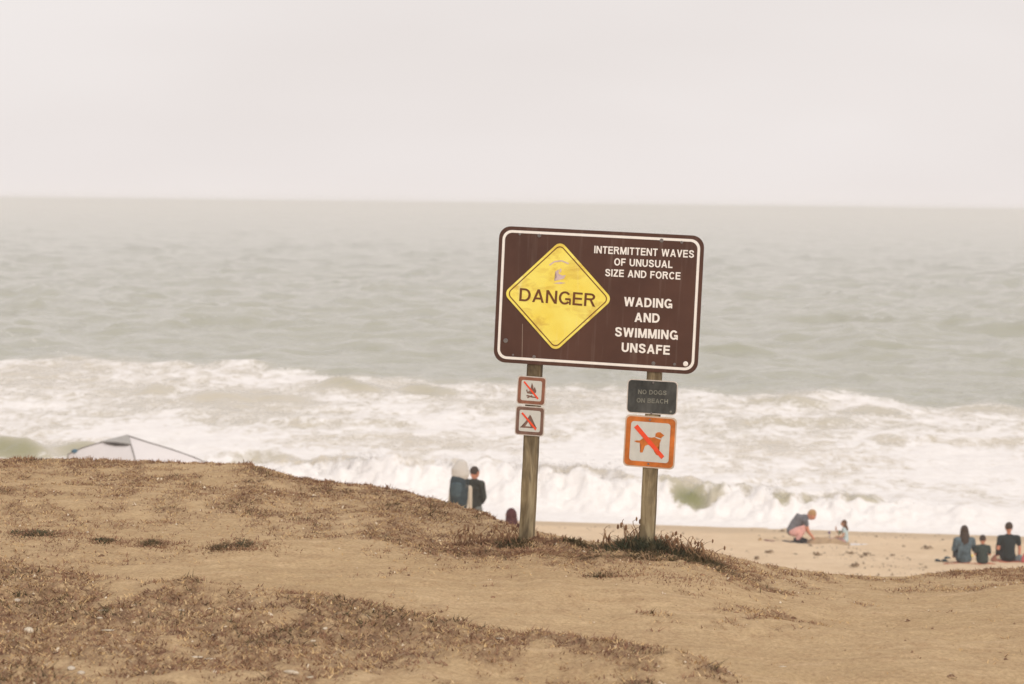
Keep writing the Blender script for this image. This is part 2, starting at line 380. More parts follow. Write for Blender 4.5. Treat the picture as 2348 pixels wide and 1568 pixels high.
# spray thrown up by the shore break
def spray():
    N = 36000
    a = rng.uniform(az_of(620), az_of(2250), N)
    yb = np.interp(a, [az_of(d) for d in (450, 650,900,1250,1500,1800,2100,2500)], [79.5,77.5,75.5,73.6,72.2,70.6,70.0,70.2]) + 0.5*fbm(a*30, a*0, 3, 222)
    hb = np.interp(a, [az_of(d) for d in (450,620,800,1250,1450,1560,1900,2100,2348,2800)], [0.0,0.65,1.1,1.30,1.15,0.95,0.85,0.55,0.35,0.3])
    hb = hb*(1+0.22*fbm(a*45, a*0, 3, 233))
    puff = np.clip(0.35+1.1*fbm(a*38, a*0, 4, 271), 0, 1.3)*hb
    keep = rng.uniform(0, 1, N) < np.clip(puff*1.3, 0, 1)
    for xm, wd in ((1582, 42), (1845, 60)):
        keep &= ~((np.abs(a-az_of(xm)) < 0.8*wd/FPX) & (rng.uniform(0, 1, N) < 0.9))
    a, yb, hb, puff = a[keep], yb[keep], hb[keep], puff[keep]; n = len(a)
    e = rng.exponential(0.17, n)
    dy = rng.normal(-0.55, 0.5, n)
    z = hb*np.clip(1+dy/1.7, 0.1, 1)**0.8 + np.clip(e, 0, 1.2)*puff*0.75 - 0.1
    c = np.stack([a*yb, yb+dy, z], -1)
    s = rng.uniform(0.010, 0.032, n)[:, None]
    d = rng.normal(0, 1, (n, 4, 3)); d /= np.linalg.norm(d, axis=2, keepdims=True)
    v = (c[:, None, :] + d*s[:, None, :]).reshape(-1, 3)
    b = np.arange(n)[:, None]*4
    f = np.concatenate([b+np.array([0,1,2]), b+np.array([0,2,3]), b+np.array([0,3,1]), b+np.array([1,3,2])])
    me = fast_mesh('sea_spray', v, f)
    t = NT('spray_white'); tr_ = t.n('ShaderNodeBsdfTranslucent'); df = t.n('ShaderNodeBsdfDiffuse'); ms_ = t.n('ShaderNodeMixShader')
    tr_.inputs[0].default_value = (0.95,0.93,0.91,1); df.inputs[0].default_value = (0.95,0.93,0.91,1); ms_.inputs[0].default_value = 0.5
    t.l(df.outputs[0], ms_.inputs[1]); t.l(tr_.outputs[0], ms_.inputs[2]); t.l(ms_.outputs[0], t.t.nodes['Material Output'].inputs['Surface']); t.t.nodes.remove(t.b)
    tag(link('sea_spray', me, t.m), 'white spray thrown up by the wave breaking on the beach', 'sea spray', kind='stuff')
spray()

# ------------------------------------------------------------------ haze
bm = bmesh.new(); bmesh.ops.create_cube(bm, size=1)
for v in bm.verts:
    v.co = Vector((v.co.x*9000, 4480+v.co.y*9040, 4.3+v.co.z*12.8))
hz = NT('haze_air'); hz.t.nodes.remove(hz.b)
pv = hz.n('ShaderNodeVolumePrincipled'); pv.inputs['Density'].default_value = 0.0011; pv.inputs['Color'].default_value = (0.99,0.965,0.955,1)
hz.l(pv.outputs[0], hz.t.nodes['Material Output'].inputs['Volume'])
hm = frombm('haze', bm, hz.m); tag(hm, 'pale sea haze lying over the water', 'haze', kind='stuff')

# ------------------------------------------------------------------ the signs
YAW, LEAN = R(-12), R(2.05)
def plane_frame(center, lean):
    """local x right, y away, z up; right end nearer"""
    m = Matrix.Rotation(YAW, 4, 'Z') @ Matrix.Rotation(lean, 4, 'Y'); m.translation = center; return m
def to_local(dx, dy, m):
    o = m.inverted() @ Vector((0,0,EYE)); d = (m.inverted().to_3x3()) @ ray(dx, dy)
    t = -o.y/d.y; p = o+d*t; return (p.x, p.z)
ZM = {}
def zc(zx, zy, ox, oy, sc): return ((ox+zx/sc)*0.856934, (oy+zy/sc)*0.856934)
def z1(x, y): return zc(x, y, 1290, 580, 3.563)
def z2(x, y): return zc(x, y, 1350, 980, 4.696)
def rr_pts(w, h, r, n=7):
    pts = []
    for cx, cz, a0 in ((w/2-r, h/2-r, 0), (-w/2+r, h/2-r, 90), (-w/2+r, -h/2+r, 180), (w/2-r, -h/2+r, 270)):
        for k in range(n+1):
            a = R(a0+90*k/n); pts.append((cx+r*math.cos(a), cz+r*math.sin(a)))
    return pts
def slab(pts, y0, y1, rot=0.0, c=(0,0)):
    """prism of an outline in the local x-z plane, from depth y0 (front) to y1"""
    ca, sa = math.cos(rot), math.sin(rot)
    pts = [(c[0]+x*ca-z*sa, c[1]+x*sa+z*ca) for x, z in pts]
    area = sum(pts[i][0]*pts[(i+1) % len(pts)][1]-pts[(i+1) % len(pts)][0]*pts[i][1] for i in range(len(pts)))
    if area < 0: pts = pts[::-1]
    bm = bmesh.new(); A = [bm.verts.new((x, y0, z)) for x, z in pts]; B = [bm.verts.new((x, y1, z)) for x, z in pts]
    n = len(pts)
    fa = bm.faces.new(A); fb = bm.faces.new(B[::-1])
    for i in range(n): bm.faces.new((A[(i+1) % n], A[i], B[i], B[(i+1) % n]))
    bmesh.ops.triangulate(bm, faces=[fa, fb]); bmesh.ops.recalc_face_normals(bm, faces=bm.faces[:])
    return bm
def ring(po, pi, y0, y1, rot=0.0, c=(0,0)):
    ca, sa = math.cos(rot), math.sin(rot); n = len(po)
    f = lambda pts: [(c[0]+x*ca-z*sa, c[1]+x*sa+z*ca) for x, z in pts]
    po, pi = f(po), f(pi); bm = bmesh.new()
    L = [[bm.verts.new((x, y, z)) for x, z in pp] for pp in (po, pi) for y in (y0, y1)]
    for i in range(n):
        j = (i+1) % n
        bm.faces.new((L[0][i], L[0][j], L[2][j], L[2][i])); bm.faces.new((L[1][i], L[1][j], L[3][j], L[3][i]))
        bm.faces.new((L[0][i], L[0][j], L[1][j], L[1][i])); bm.faces.new((L[2][i], L[2][j], L[3][j], L[3][i]))
    bmesh.ops.recalc_face_normals(bm, faces=bm.faces[:]); return bm
def arc(cx, cy, rx, ry, a0, a1, n=12):
    return [(cx+rx*math.cos(R(a0+(a1-a0)*k/n)), cy+ry*math.sin(R(a0+(a1-a0)*k/n))) for k in range(n+1)]
def spl(p, n=4):
    out = []
    q = [p[0]]+p+[p[-1]]
    for i in range(1, len(q)-2):
        for k in range(n):
            t = k/n; out.append(tuple(0.5*((2*q[i][d])+(-q[i-1][d]+q[i+1][d])*t+(2*q[i-1][d]-5*q[i][d]+4*q[i+1][d]-q[i+2][d])*t*t+(-q[i-1][d]+3*q[i][d]-3*q[i+1][d]+q[i+2][d])*t**3) for d in (0, 1)))
    return out+[p[-1]]
def sk(pts, t):
    """outline of a stroke of width t along pts"""
    L, Rr = [], []
    for i, p in enumerate(pts):
        a = pts[max(i-1, 0)]; b = pts[min(i+1, len(pts)-1)]; dx, dy = b[0]-a[0], b[1]-a[1]; l = math.hypot(dx, dy) or 1
        L.append((p[0]-dy/l*t/2, p[1]+dx/l*t/2)); Rr.append((p[0]+dy/l*t/2, p[1]-dx/l*t/2))
    return ('strip', L, Rr)
def glyph(c, t):
    h = t/2; v = lambda x, y0=0, y1=1: [(x-h, y0), (x+h, y0), (x+h, y1), (x-h, y1)]
    b = lambda y, x0, x1: [(x0, y-h), (x1, y-h), (x1, y+h), (x0, y+h)]
    if c == 'I': return t, [v(h)]
    if c == 'E': return .64, [v(h), b(h, 0, .64), b(.52, 0, .60), b(1-h, 0, .63)]
    if c == 'F': return .60, [v(h), b(.50, 0, .54), b(1-h, 0, .60)]
    if c == 'L': return .58, [v(h), b(h, 0, .58)]
    if c == 'H': return .72, [v(h), v(.72-h), b(.52, 0, .72)]
    if c == 'T': return .64, [v(.32), b(1-h, 0, .64)]
    if c == 'N': return .73, [v(h), v(.73-h), [(0,1),(t*1.1,1),(.73,0),(.73-t*1.1,0)]]
    if c == 'M': w_ = .86; return w_, [v(h*.95), v(w_-h*.95), [(0,1),(t*1.25,1),(w_/2+.42*t,0),(w_/2-.42*t,0)], [(w_,1),(w_-t*1.25,1),(w_/2-.42*t,0),(w_/2+.42*t,0)]]
    if c == 'V': w_ = .72; return w_, [[(0,1),(t*1.1,1),(w_/2+.5*t,0),(w_/2-.5*t,0)], [(w_,1),(w_-t*1.1,1),(w_/2-.5*t,0),(w_/2+.5*t,0)]]
    if c == 'W':
        w_ = 1.04; a = .265*w_; o = []
        for m_ in (0, 1):
            f = (lambda x: x) if m_ == 0 else (lambda x: w_-x)
            o += [[(f(0),1),(f(t),1),(f(a+.48*t),0),(f(a-.48*t),0)], [(f(a-.48*t),0),(f(a+.48*t),0),(f(w_/2+.40*t),1),(f(w_/2-.48*t),1)]]
        return w_, o
    if c == 'A': w_ = .78; return w_, [[(0,0),(t*1.02,0),(w_/2+.5*t,1),(w_/2-.5*t,1)], [(w_,0),(w_-t*1.02,0),(w_/2-.5*t,1),(w_/2+.5*t,1)], b(.30, .2, .58)]
    if c == 'Z': return .64, [b(h, 0, .64), b(1-h, .02, .62), [(0,t*.8),(t*1.25,t*.8),(.63,1-t*.8),(.63-t*1.25,1-t*.8)]]
    if c == 'U': return .72, [sk([(h,1),(h,.5)]+arc(.36,.37,.36-h,.37-h+.012,180,360)+[(.72-h,.5),(.72-h,1)], t)]
    if c == 'D': return .74, [v(h), sk([(h,1-h),(.30,1-h)]+arc(.34,.5,.40-h,.5-h,90,-90)+[(.30,h),(h,h)], t)]
    if c == 'O': return .80, [sk(arc(.40,.5,.40-h,.5-h+.01,0,360,28), t)]
    if c == 'C': return .75, [sk(arc(.39,.5,.39-h,.5-h+.01,38,322,22), t)]
    if c == 'G': return .80, [sk(arc(.40,.5,.40-h,.5-h+.01,38,320,22), t), b(.42, .42, .78), [(.80-t*.72,0),(.80,0),(.80,.42),(.80-t*.72,.42)]]
    if c == 'S': return .70, [sk(spl([(.655-h,.70),(.60-h*.6,.84),(.35,1.012-h),(.12+h*.3,.86),(.04+h,.71),(.14+h*.6,.585),(.35,.525),(.56-h*.5,.44),(.69-h,.28),(.60-h*.5,.12+h*.4),(.35,h-.012),(.10+h*.5,.13+h*.4),(.02+h,.31)]), t)]
    if c == 'R': return .74, [v(h), sk([(h,1-h),(.38,1-h)]+arc(.42,.735,.28-h,.265-h,90,-90,8)+[(.38,.47+h),(h,.47+h)], t), [(.34,.50),(.34+t*1.05,.50),(.74,0),(.74-t*1.1,0)]]
    if c == 'B': return .70, [v(h), sk([(h,1-h),(.38,1-h)]+arc(.40,.75,.26-h,.25-h,90,-90,8)+[(.38,.5+h),(h,.5+h)], t*.98), sk([(h,.53),(.38,.53)]+arc(.40,.28,.30-h,.28-h,90,-90,8)+[(.38,h),(h,h)], t)]
    return .28, []
def put_text(s, a, b, hz_, m, mat, parent, yf, bold=0.2, zf=None):
    p0, p1 = to_local(*a, m), to_local(*b, m); wd = p1[0]-p0[0]
    x = 0; polys = []
    for ch in s:
        w_, ps = glyph(ch, bold)
        for q in ps: polys.append(('strip', [(x+u, z) for u, z in q[1]], [(x+u, z) for u, z in q[2]]) if q[0] == 'strip' else [(x+u, z) for u, z in q])
        x += w_+0.115
    x -= 0.115; bm = bmesh.new()
    for i, q in enumerate(polys):
        f = lambda pp: [(u/x*wd-wd/2, z*hz_) for u, z in pp]
        if q[0] == 'strip':
            A_s, B_s = f(q[1]), f(q[2]); yy0 = -0.0006-0.00009*(i % 5); t = bmesh.new()
            LV = [[t.verts.new((a_[0], y_, a_[1])) for a_ in side] for side in (A_s, B_s) for y_ in (yy0, 0.0)]
            for k in range(len(A_s)-1):
                t.faces.new((LV[0][k], LV[0][k+1], LV[2][k+1], LV[2][k])); t.faces.new((LV[0][k], LV[0][k+1], LV[1][k+1], LV[1][k])); t.faces.new((LV[2][k], LV[2][k+1], LV[3][k+1], LV[3][k]))
        else: t = slab(f(q), -0.0006-0.00009*(i % 5), 0.0)
        if True:
            pass
        me = bpy.data.meshes.new('g'); t.to_mesh(me); t.free(); bm.from_mesh(me); bpy.data.meshes.remove(me)
    o = frombm('lettering', bm, mat, parent); o.location = ((p0[0]+p1[0])/2, yf, (p0[1]+p1[1])/2)
    o.rotation_euler = (0, -math.atan2(p1[1]-p0[1], wd), 0); return o
def bolt(bm_, x, z, r, y0, y1, n=10):
    A = [bm_.verts.new((x+r*math.cos(2*math.pi*k/n), y0, z+r*math.sin(2*math.pi*k/n))) for k in range(n)]
    B = [bm_.verts.new((x+1.25*r*math.cos(2*math.pi*k/n), y1, z+1.25*r*math.sin(2*math.pi*k/n))) for k in range(n)]
    bm_.faces.new(A[::-1])
    for k in range(n): bm_.faces.new((A[k], A[(k+1) % n], B[(k+1) % n], B[k]))
    bmesh.ops.recalc_face_normals(bm_, faces=bm_.faces[:])

def m_board():
    t = NT('brown_sheeting'); big = t.noise(3.2, 4, 0.6); fine = t.noise(90, 3, 0.7)
    c = t.ramp(big, [(0.3, (0.068,0.028,0.018)), (0.7, (0.104,0.045,0.029))])
    streak = t.noise(30, 4, 0.6, (1, 1, 0.05))
    c = t.mix(t.ramp(streak, [(0.56, 0.0), (0.8, 0.4)]), c, (0.22,0.16,0.125))
    c = t.mix(t.ramp(fine, [(0.62, 0.0), (0.8, 0.25)]), c, (0.16,0.10,0.08))
    t.col(c); t.rough(0.55, 0.3); return t.m
def m_yellow():
    t = NT('yellow_sheeting'); 
    c = t.ramp(t.noise(7, 3, 0.5), [(0.3, (0.92,0.71,0.09)), (0.7, (0.98,0.86,0.19))])
    st = t.noise(7.5, 5, 0.6, (1.0, 1, 1.7), 0.8)
    c = t.mix(t.ramp(st, [(0.50, 0.0), (0.62, 0.38), (0.76, 0.75)]), c, (0.56,0.29,0.035))
    sc = t.noise(26, 3, 0.5, (1, 1, 0.08))
    c = t.mix(t.ramp(sc, [(0.6, 0.0), (0.75, 0.35)]), c, (0.93,0.84,0.45))
    t.col(c); t.rough(0.45, 0.35); return t.m
def m_wood():
    t = NT('weathered_post_wood')
    g = t.noise(34, 6, 0.7, (1, 1, 0.09), 0.6); b = t.noise(9, 4, 0.65, (1, 1, 0.28), 0.5)
    c = t.ramp(g, [(0.3, (0.10,0.072,0.04)), (0.46, (0.245,0.185,0.105)), (0.68, (0.44,0.36,0.225))])
    c = t.mix(t.ramp(b, [(0.42, 0.0), (0.58, 0.85)]), c, (0.07,0.05,0.03))
    t.col(c); t.bump(g, 0.006, 0.8); t.rough(0.9, 0.1); return t.m
MB, MYEL, MWOOD = m_board(), m_yellow(), m_wood()
MWHT = M('white_sheeting', (0.90,0.85,0.78), 0.05, 30, 0.45, 0.4)
MDRK = M('dark_brown_print', (0.16,0.06,0.02), 0.15, 40, 0.6)
MBOLT = M('galvanised_bolt', (0.17,0.15,0.14), 0.35, 60, 0.5, 0.5)
MEDGE = M('sign_metal_edge', (0.60,0.54,0.48), 0.2, 50, 0.5, 0.4)
MFIELD = M('grey_white_field', (0.62,0.61,0.555), 0.07, 25, 0.6)
MSLASH = M('red_slash_print', (0.86,0.085,0.03), 0.12, 30, 0.5, 0.3)
MORNG = M('orange_brown_print', (0.56,0.16,0.03), 0.35, 14, 0.6)
MBRWN = M('faded_brown_print', (0.27,0.115,0.07), 0.3, 22, 0.65)
MBRN2 = M('faded_purple_brown_print', (0.20,0.115,0.085), 0.3, 22, 0.65)
MBLK = M('faded_black_sheeting', (0.06,0.06,0.055), 0.75, 7, 0.6, 0.25, (1.6, 1, 0.8))
MFADE = M('faded_grey_lettering', (0.23,0.225,0.185), 0.55, 12, 0.7)
MLILAC = M('lilac_sticker', (0.66,0.50,0.46), 0.15, 30, 0.6)

BC = P(1370.5, 687, 10.0)
FM = plane_frame(BC, LEAN)
sign = empty('danger_sign'); sign.matrix_world = FM
tag(sign, 'large brown danger board with yellow diamond and white lettering on two wooden posts', 'sign')
BW, BH = 0.953, 0.632
bo = frombm('board', slab(rr_pts(BW, BH, 0.055), 0.0, 0.005), MB, sign)
frombm('border_line', ring(rr_pts(BW-0.034, BH-0.034, 0.044), rr_pts(BW-0.058, BH-0.058, 0.034), -0.0012, 0.0002), MWHT, bo)
tx = [("INTERMITTENT WAVES", z1(1068,346), z1(2020,391), 0.0340, 0.175), ("OF UNUSUAL", z1(1258,463), z1(1815,489), 0.0335, 0.18),
      ("SIZE AND FORCE", z1(1172,566), z1(1890,599), 0.0335, 0.18), ("WADING", z1(1352,851), z1(1812,873), 0.0425, 0.195),
      ("AND", z1(1452,1001), z1(1692,1011), 0.0425, 0.195), ("SWIMMING", z1(1265,1139), z1(1865,1173), 0.0425, 0.195),
      ("UNSAFE", z1(1328,1286), z1(1788,1316), 0.0425, 0.195)]
for s, a, b, hh, bd in tx: put_text(s, a, b, hh, FM, MWHT, bo, -0.0002, bd)
# diamond plate
pc = [to_local(*z1(*q), FM) for q in ((755,253),(1212,781),(690,1272),(238,721))]
dc_ = (sum(p[0] for p in pc)/4, sum(p[1] for p in pc)/4)
sd = (((pc[0][1]-pc[2][1])+(pc[1][0]-pc[3][0]))/2 + 0.026)/math.sqrt(2)
dm = frombm('diamond_plate', slab(rr_pts(sd, sd, 0.032), -0.004, -0.0004, R(45), dc_), MYEL, sign)
frombm('outline', ring(rr_pts(sd-0.022, sd-0.022, 0.026), rr_pts(sd-0.031, sd-0.031, 0.022), -0.0050, -0.0042, R(45), dc_), MDRK, dm)
put_text("DANGER", z1(355,801), z1(1080,857), 0.060, FM, MDRK, dm, -0.0045, 0.15)
# remains of a torn sticker on the diamond
for pts in ([(700,520),(735,500),(730,540),(765,560),(800,555),(780,590),(740,600),(690,610),(715,570)],
            [(640,455),(690,420),(760,412),(830,440),(825,452),(758,425),(692,434),(648,466)],
            [(680,632),(740,622),(800,630),(740,640)], [(745,490),(760,500),(752,535),(742,520)]):
    pl = [to_local(*z1(*q), FM) for q in pts]
    frombm('sticker_scrap', slab(pl, -0.0048, -0.0042), MLILAC, dm)
for bx, by, r_ in [(545,178,0.0075),(360,165,0.005),(1712,225,0.008),(1903,242,0.0055),(495,1335,0.0065),(295,1316,0.004),(1633,1398,0.0075),(1835,1406,0.0055),(225,1180,0.009)]:
    bm = bmesh.new(); u, v = to_local(*z1(bx, by), FM); bolt(bm, u, v, r_, -0.003, 0.0); frombm('bolt', bm, MBOLT, bo)
bm = bmesh.new(); u, v = to_local(*z1(1940, 1402), FM); bolt(bm, u, v, 0.0095, -0.0025, 0.0, 14); o = frombm('round_sticker', bm, MWHT, bo)
pl = [to_local(*z1(*q), FM) for q in ((383,1020),(388,1020),(384,1350),(378,1350))]
frombm('scratch', slab(pl, -0.0008, 0.0), M('scratch_grey', (0.30,0.22,0.17)), bo)

def post(name, top_px, bot_px, up):
    """square timber; up = how far the top runs up behind the board"""
    m = FM.inverted()
    a = to_local(*bot_px, FM); b = to_local(*top_px, FM)
    d = Vector((b[0]-a[0], 0, b[1]-a[1])).normalized(); a = Vector((a[0], 0, a[1])) - d*0.30; b = Vector((b[0], 0, b[1])) + d*up
    side = Vector((d.z, 0, -d.x)); W_ = 0.0325
    bm = bmesh.new(); n = 26; L = []
    for k in range(n+1):
        p = a.lerp(b, k/n); ringv = []
        for sx, sy in ((-1,-0.86),(-0.86,-1),(0.86,-1),(1,-0.86),(1,0.86),(0.86,1),(-0.86,1),(-1,0.86)):
            q = p + side*sx*W_*(1+0.012*math.sin(k*1.7+sx)+random.uniform(-.012,.012)) + Vector((0, 0.0055+W_+sy*W_, 0))
            ringv.append(bm.verts.new(q))
        L.append(ringv)
    for k in range(n):
        for i in range(8): bm.faces.new((L[k][i], L[k][(i+1) % 8], L[k+1][(i+1) % 8], L[k+1][i]))
    bm.faces.new(L[-1]); bm.faces.new(L[0][::-1]); bmesh.ops.recalc_face_normals(bm, faces=bm.faces[:])
    return frombm(name, bm, MWOOD, sign)
post('post', (1223, 840), (1204, 1240), 0.52)
post('post', (1498, 862), (1481, 1252), 0.50)

def small_sign(name, label, quad, r, mats, build, edge=0.006, band=0.0, yoff=-0.0):
    """quad: four corners in photo coordinates, clockwise from top left"""
    cs = [to_local(*q, FM) for q in quad]
    cx = sum(c[0] for c in cs)/4; cz = sum(c[1] for c in cs)/4
    wd = ((cs[1][0]-cs[0][0])+(cs[2][0]-cs[3][0]))/2; ht = ((cs[0][1]-cs[3][1])+(cs[1][1]-cs[2][1]))/2
    skew = math.atan2(cs[0][1]-cs[1][1], cs[1][0]-cs[0][0])
    m = FM @ Matrix.Translation((cx, 0.0015, cz)) @ Matrix.Rotation(skew*0.6, 4, 'Y')
    e = empty(name); e.matrix_world = m; tag(e, label, 'sign')
    pn = frombm('panel', slab(rr_pts(wd, ht, r), 0.0, 0.003), mats['edge'], e)
    build(e, pn, m, wd, ht); return e
def tr(parent, name, zpts, m, mat, y0, y1):
    return frombm(name, slab([to_local(*z2(*q), m) for q in zpts], y0, y1), mat, parent)
def picto(band_mat, band_out, band_in, r):
    def f(e, pn, m, w_, h_):
        frombm('border_band', ring(rr_pts(w_-2*band_out, h_-2*band_out, r), rr_pts(w_-2*band_in, h_-2*band_in, r*0.75), -0.0010, 0.0), band_mat, pn)
        frombm('field', slab(rr_pts(w_-2*band_in-0.0004, h_-2*band_in-0.0004, r*0.75), -0.0007, 0.0), MFIELD, pn)
    return f
fireb = picto(MBRWN, 0.0045, 0.019, 0.012)
def build_fire(e, pn, m, w_, h_):
    fireb(e, pn, m, w_, h_)
    p = tr(pn, 'flame', [(272,300),(285,285),(296,330),(310,300),(322,318),(330,262),(345,205),(362,250),(366,290),(380,255),(400,310),(392,335),(370,345),(350,350),(318,345),(285,338)], m, MBRN2, -0.0013, -0.0008)
    tr(pn, 'log', [(275,362),(290,358),(360,378),(400,385),(396,398),(340,392),(276,376)], m, MBRN2, -0.0013, -0.0008)
    tr(pn, 'log', [(280,392),(340,362),(350,370),(292,402)], m, MBRN2, -0.0016, -0.0008)
    tr(pn, 'slash', [(238,195),(256,186),(430,400),(414,416)], m, MSLASH, -0.0022, -0.0018)
def build_camp(e, pn, m, w_, h_):
    fireb2(e, pn, m, w_, h_)
    tr(pn, 'tent_symbol', [(318,610),(332,618),(378,752),(405,768),(404,780),(196,768),(196,758),(232,750),(275,680),(300,650)], m, MBRN2, -0.0013, -0.0008)
    tr(pn, 'tent_opening', [(298,700),(330,757),(262,752)], m, MFIELD, -0.0016, -0.0014)
    tr(pn, 'slash', [(212,590),(230,576),(404,782),(388,804)], m, MSLASH, -0.0022, -0.0018)
fireb2 = picto(MBRN2, 0.0045, 0.0185, 0.012)
dogb = picto(MORNG, 0.0065, 0.028, 0.020)
def build_dog(e, pn, m, w_, h_):
    dogb(e, pn, m, w_, h_)
    tr(pn, 'dog_symbol', [(1628,938),(1662,930),(1700,932),(1735,905),(1790,888),(1850,895),(1895,888),(1905,870),(1898,845),(1925,828),(1960,828),(1985,850),(2010,870),(1985,885),(1972,900),(1962,940),(1945,985),(1925,1020),(1945,1075),(1925,1120),(1905,1110),(1880,1075),(1870,1010),(1800,985),(1765,1000),(1745,1030),(1735,1082),(1705,1082),(1700,1060),(1722,1000),(1700,960),(1660,955)], m, MORNG, -0.0013, -0.0008)
    tr(pn, 'collar', [(1893,896),(1903,886),(1968,908),(1960,920)], m, MFIELD, -0.0017, -0.0014)
    tr(pn, 'slash', [(1628,765),(1672,730),(2008,1130),(1972,1165)], m, MSLASH, -0.0024, -0.0019)
    for q in ((1828,672),(1808,1225)):
        bm = bmesh.new(); u, v = to_local(*z2(*q), m); bolt(bm, u, v, 0.004, -0.0035, -0.001); frombm('bolt', bm, MBOLT, pn)
def build_nd(e, pn, m, w_, h_):
    frombm('face', slab(rr_pts(w_-0.009, h_-0.009, 0.017), -0.0008, 0.0), MBLK, pn)
    put_text("NO DOGS", z2(1678,346), z2(2036,362), 0.0205, m, MFADE, pn, -0.0009, 0.17)
    put_text("ON BEACH", z2(1660,452), z2(2053,470), 0.0205, m, MFADE, pn, -0.0009, 0.17)
    bm = bmesh.new(); u, v = to_local(*z2(2090, 570), m); bolt(bm, u, v, 0.0045, -0.0025, -0.0008); frombm('sticker', bm, MFADE, pn)
    for q in ((1870,205),(1845,590)):
        bm = bmesh.new(); u, v = to_local(*z2(*q), m); bolt(bm, u, v, 0.004, -0.0035, -0.0008); frombm('bolt', bm, MBOLT, pn)
ed = {'edge': MEDGE}
small_sign('no_fires_sign', 'small square brown-edged sign with red slash over a campfire, upper one on left post', [z2(165,112),z2(525,142),z2(508,503),z2(150,467)], 0.012, ed, build_fire)
small_sign('no_camping_sign', 'small square brown-edged sign with red slash over a tent, lower one on left post', [z2(143,490),z2(510,517),z2(488,883),z2(125,858)], 0.012, ed, build_camp)
small_sign('no_dogs_text_sign', 'faded black sign reading no dogs on beach, on the right post', [z2(1545,156),z2(2180,190),z2(2163,620),z2(1530,582)], 0.021, ed, build_nd)
small_sign('no_dogs_picture_sign', 'square orange-bordered sign with red slash over a dog, on the right post', [z2(1516,600),z2(2165,652),z2(2135,1303),z2(1488,1250)], 0.022, {'edge': M('pale_metal_edge', (0.60,0.47,0.36), 0.15)}, build_dog)

# ------------------------------------------------------------------ vegetation
def blades(name, base, h, lean, wd, mat, parent=None, seg=1, curl=0.0):
    """base (n,3), h (n), lean (n,2) horizontal offset of the tip, wd (n)"""
    n = len(base); ang = rng.uniform(0, np.pi, n); sx = np.stack([np.cos(ang), np.sin(ang), np.zeros(n)], -1)*wd[:, None]/2
    tip = base + np.stack([lean[:, 0], lean[:, 1], h], -1)
    if seg == 1:
        v = np.stack([base-sx, base+sx, tip], 1).reshape(-1, 3); f = np.arange(n*3).reshape(-1, 3)
    else:
        mid = base + np.stack([lean[:, 0]*0.3, lean[:, 1]*0.3, h*0.6], -1)
        v = np.stack([base-sx, base+sx, mid+sx*0.7, mid-sx*0.7, tip], 1).reshape(-1, 3)
        b = np.arange(n)[:, None]*5
        f = np.concatenate([b+np.array([0,1,2]), b+np.array([0,2,3]), b+np.array([3,2,4])])
    return link(name, fast_mesh(name, v, f), mat, parent)
def m_plant(name, cols, scale=6):
    t = NT(name); f = t.noise(scale, 3, 0.7)
    t.col(t.ramp(f, [(0.3+0.4*i/(len(cols)-1), c) for i, c in enumerate(cols)])); t.rough(0.9, 0.1); return t.m
MDRY = m_plant('dried_red_brown_cover', [(0.11,0.055,0.042),(0.27,0.15,0.09),(0.46,0.31,0.18)], 9)
MTAN = m_plant('dried_tan_straw', [(0.42,0.27,0.13),(0.62,0.43,0.22),(0.74,0.56,0.33)], 14)
MOLV = m_plant('dull_olive_leaves', [(0.045,0.036,0.022),(0.10,0.078,0.04),(0.20,0.135,0.07)], 22)
MGRN = m_plant('dark_green_leaves', [(0.035,0.04,0.024),(0.075,0.078,0.045),(0.17,0.125,0.07)], 22)
MSTALK = m_plant('dried_stalk', [(0.14,0.07,0.045),(0.24,0.135,0.075),(0.36,0.24,0.13)], 25)
def scatter(N, ymin, ymax, amax, dens):
    y = rng.uniform(ymin, ymax, N); a = rng.uniform(-amax, amax, N); x = a*(y+0.5)
    k = rng.uniform(0, 1, N) < dens(x, y)*(y/ymax)
    return x[k], y[k]
def cover_stuff(name, N, dens, hmin, hmax, mat, label):
    x, y = scatter(N, 5.9, 13.7, 0.30, dens)
    z = bluff_h(x, y); n = len(x)
    rep = 3
    x = np.repeat(x, rep)+rng.normal(0, 0.012, n*rep); y = np.repeat(y, rep)+rng.normal(0, 0.012, n*rep); z = np.repeat(z, rep)-0.003
    h = rng.uniform(hmin, hmax, n*rep); ln = rng.normal(0, 1, (n*rep, 2))*h[:, None]*1.1
    o = blades(name, np.stack([x, y, z], -1), h, ln, rng.uniform(0.003, 0.008, n*rep), mat)
    tag(o, label, 'ground cover', kind='stuff')
cover_stuff('dried_ground_cover', 190000, lambda x, y: np.clip(cover(x, y)**1.3, 0, 1)*0.9, 0.005, 0.020, MDRY, 'low dried red-brown ground cover matting the bluff soil')
cover_stuff('straw_litter', 170000, lambda x, y: np.clip(cover(x, y), 0.008, 1)*0.5, 0.004, 0.016, MTAN, 'short pale straw litter lying over the bluff soil')
cover_stuff('olive_ground_cover', 90000, lambda x, y: np.clip(cover(x, y)-0.45, 0, 1)*0.8*sm(0.0, 0.5, fbm(x*1.1, y*1.1, 3, 91)+0.15), 0.008, 0.03, MOLV, 'dull olive low plants among the dried cover of the bluff')

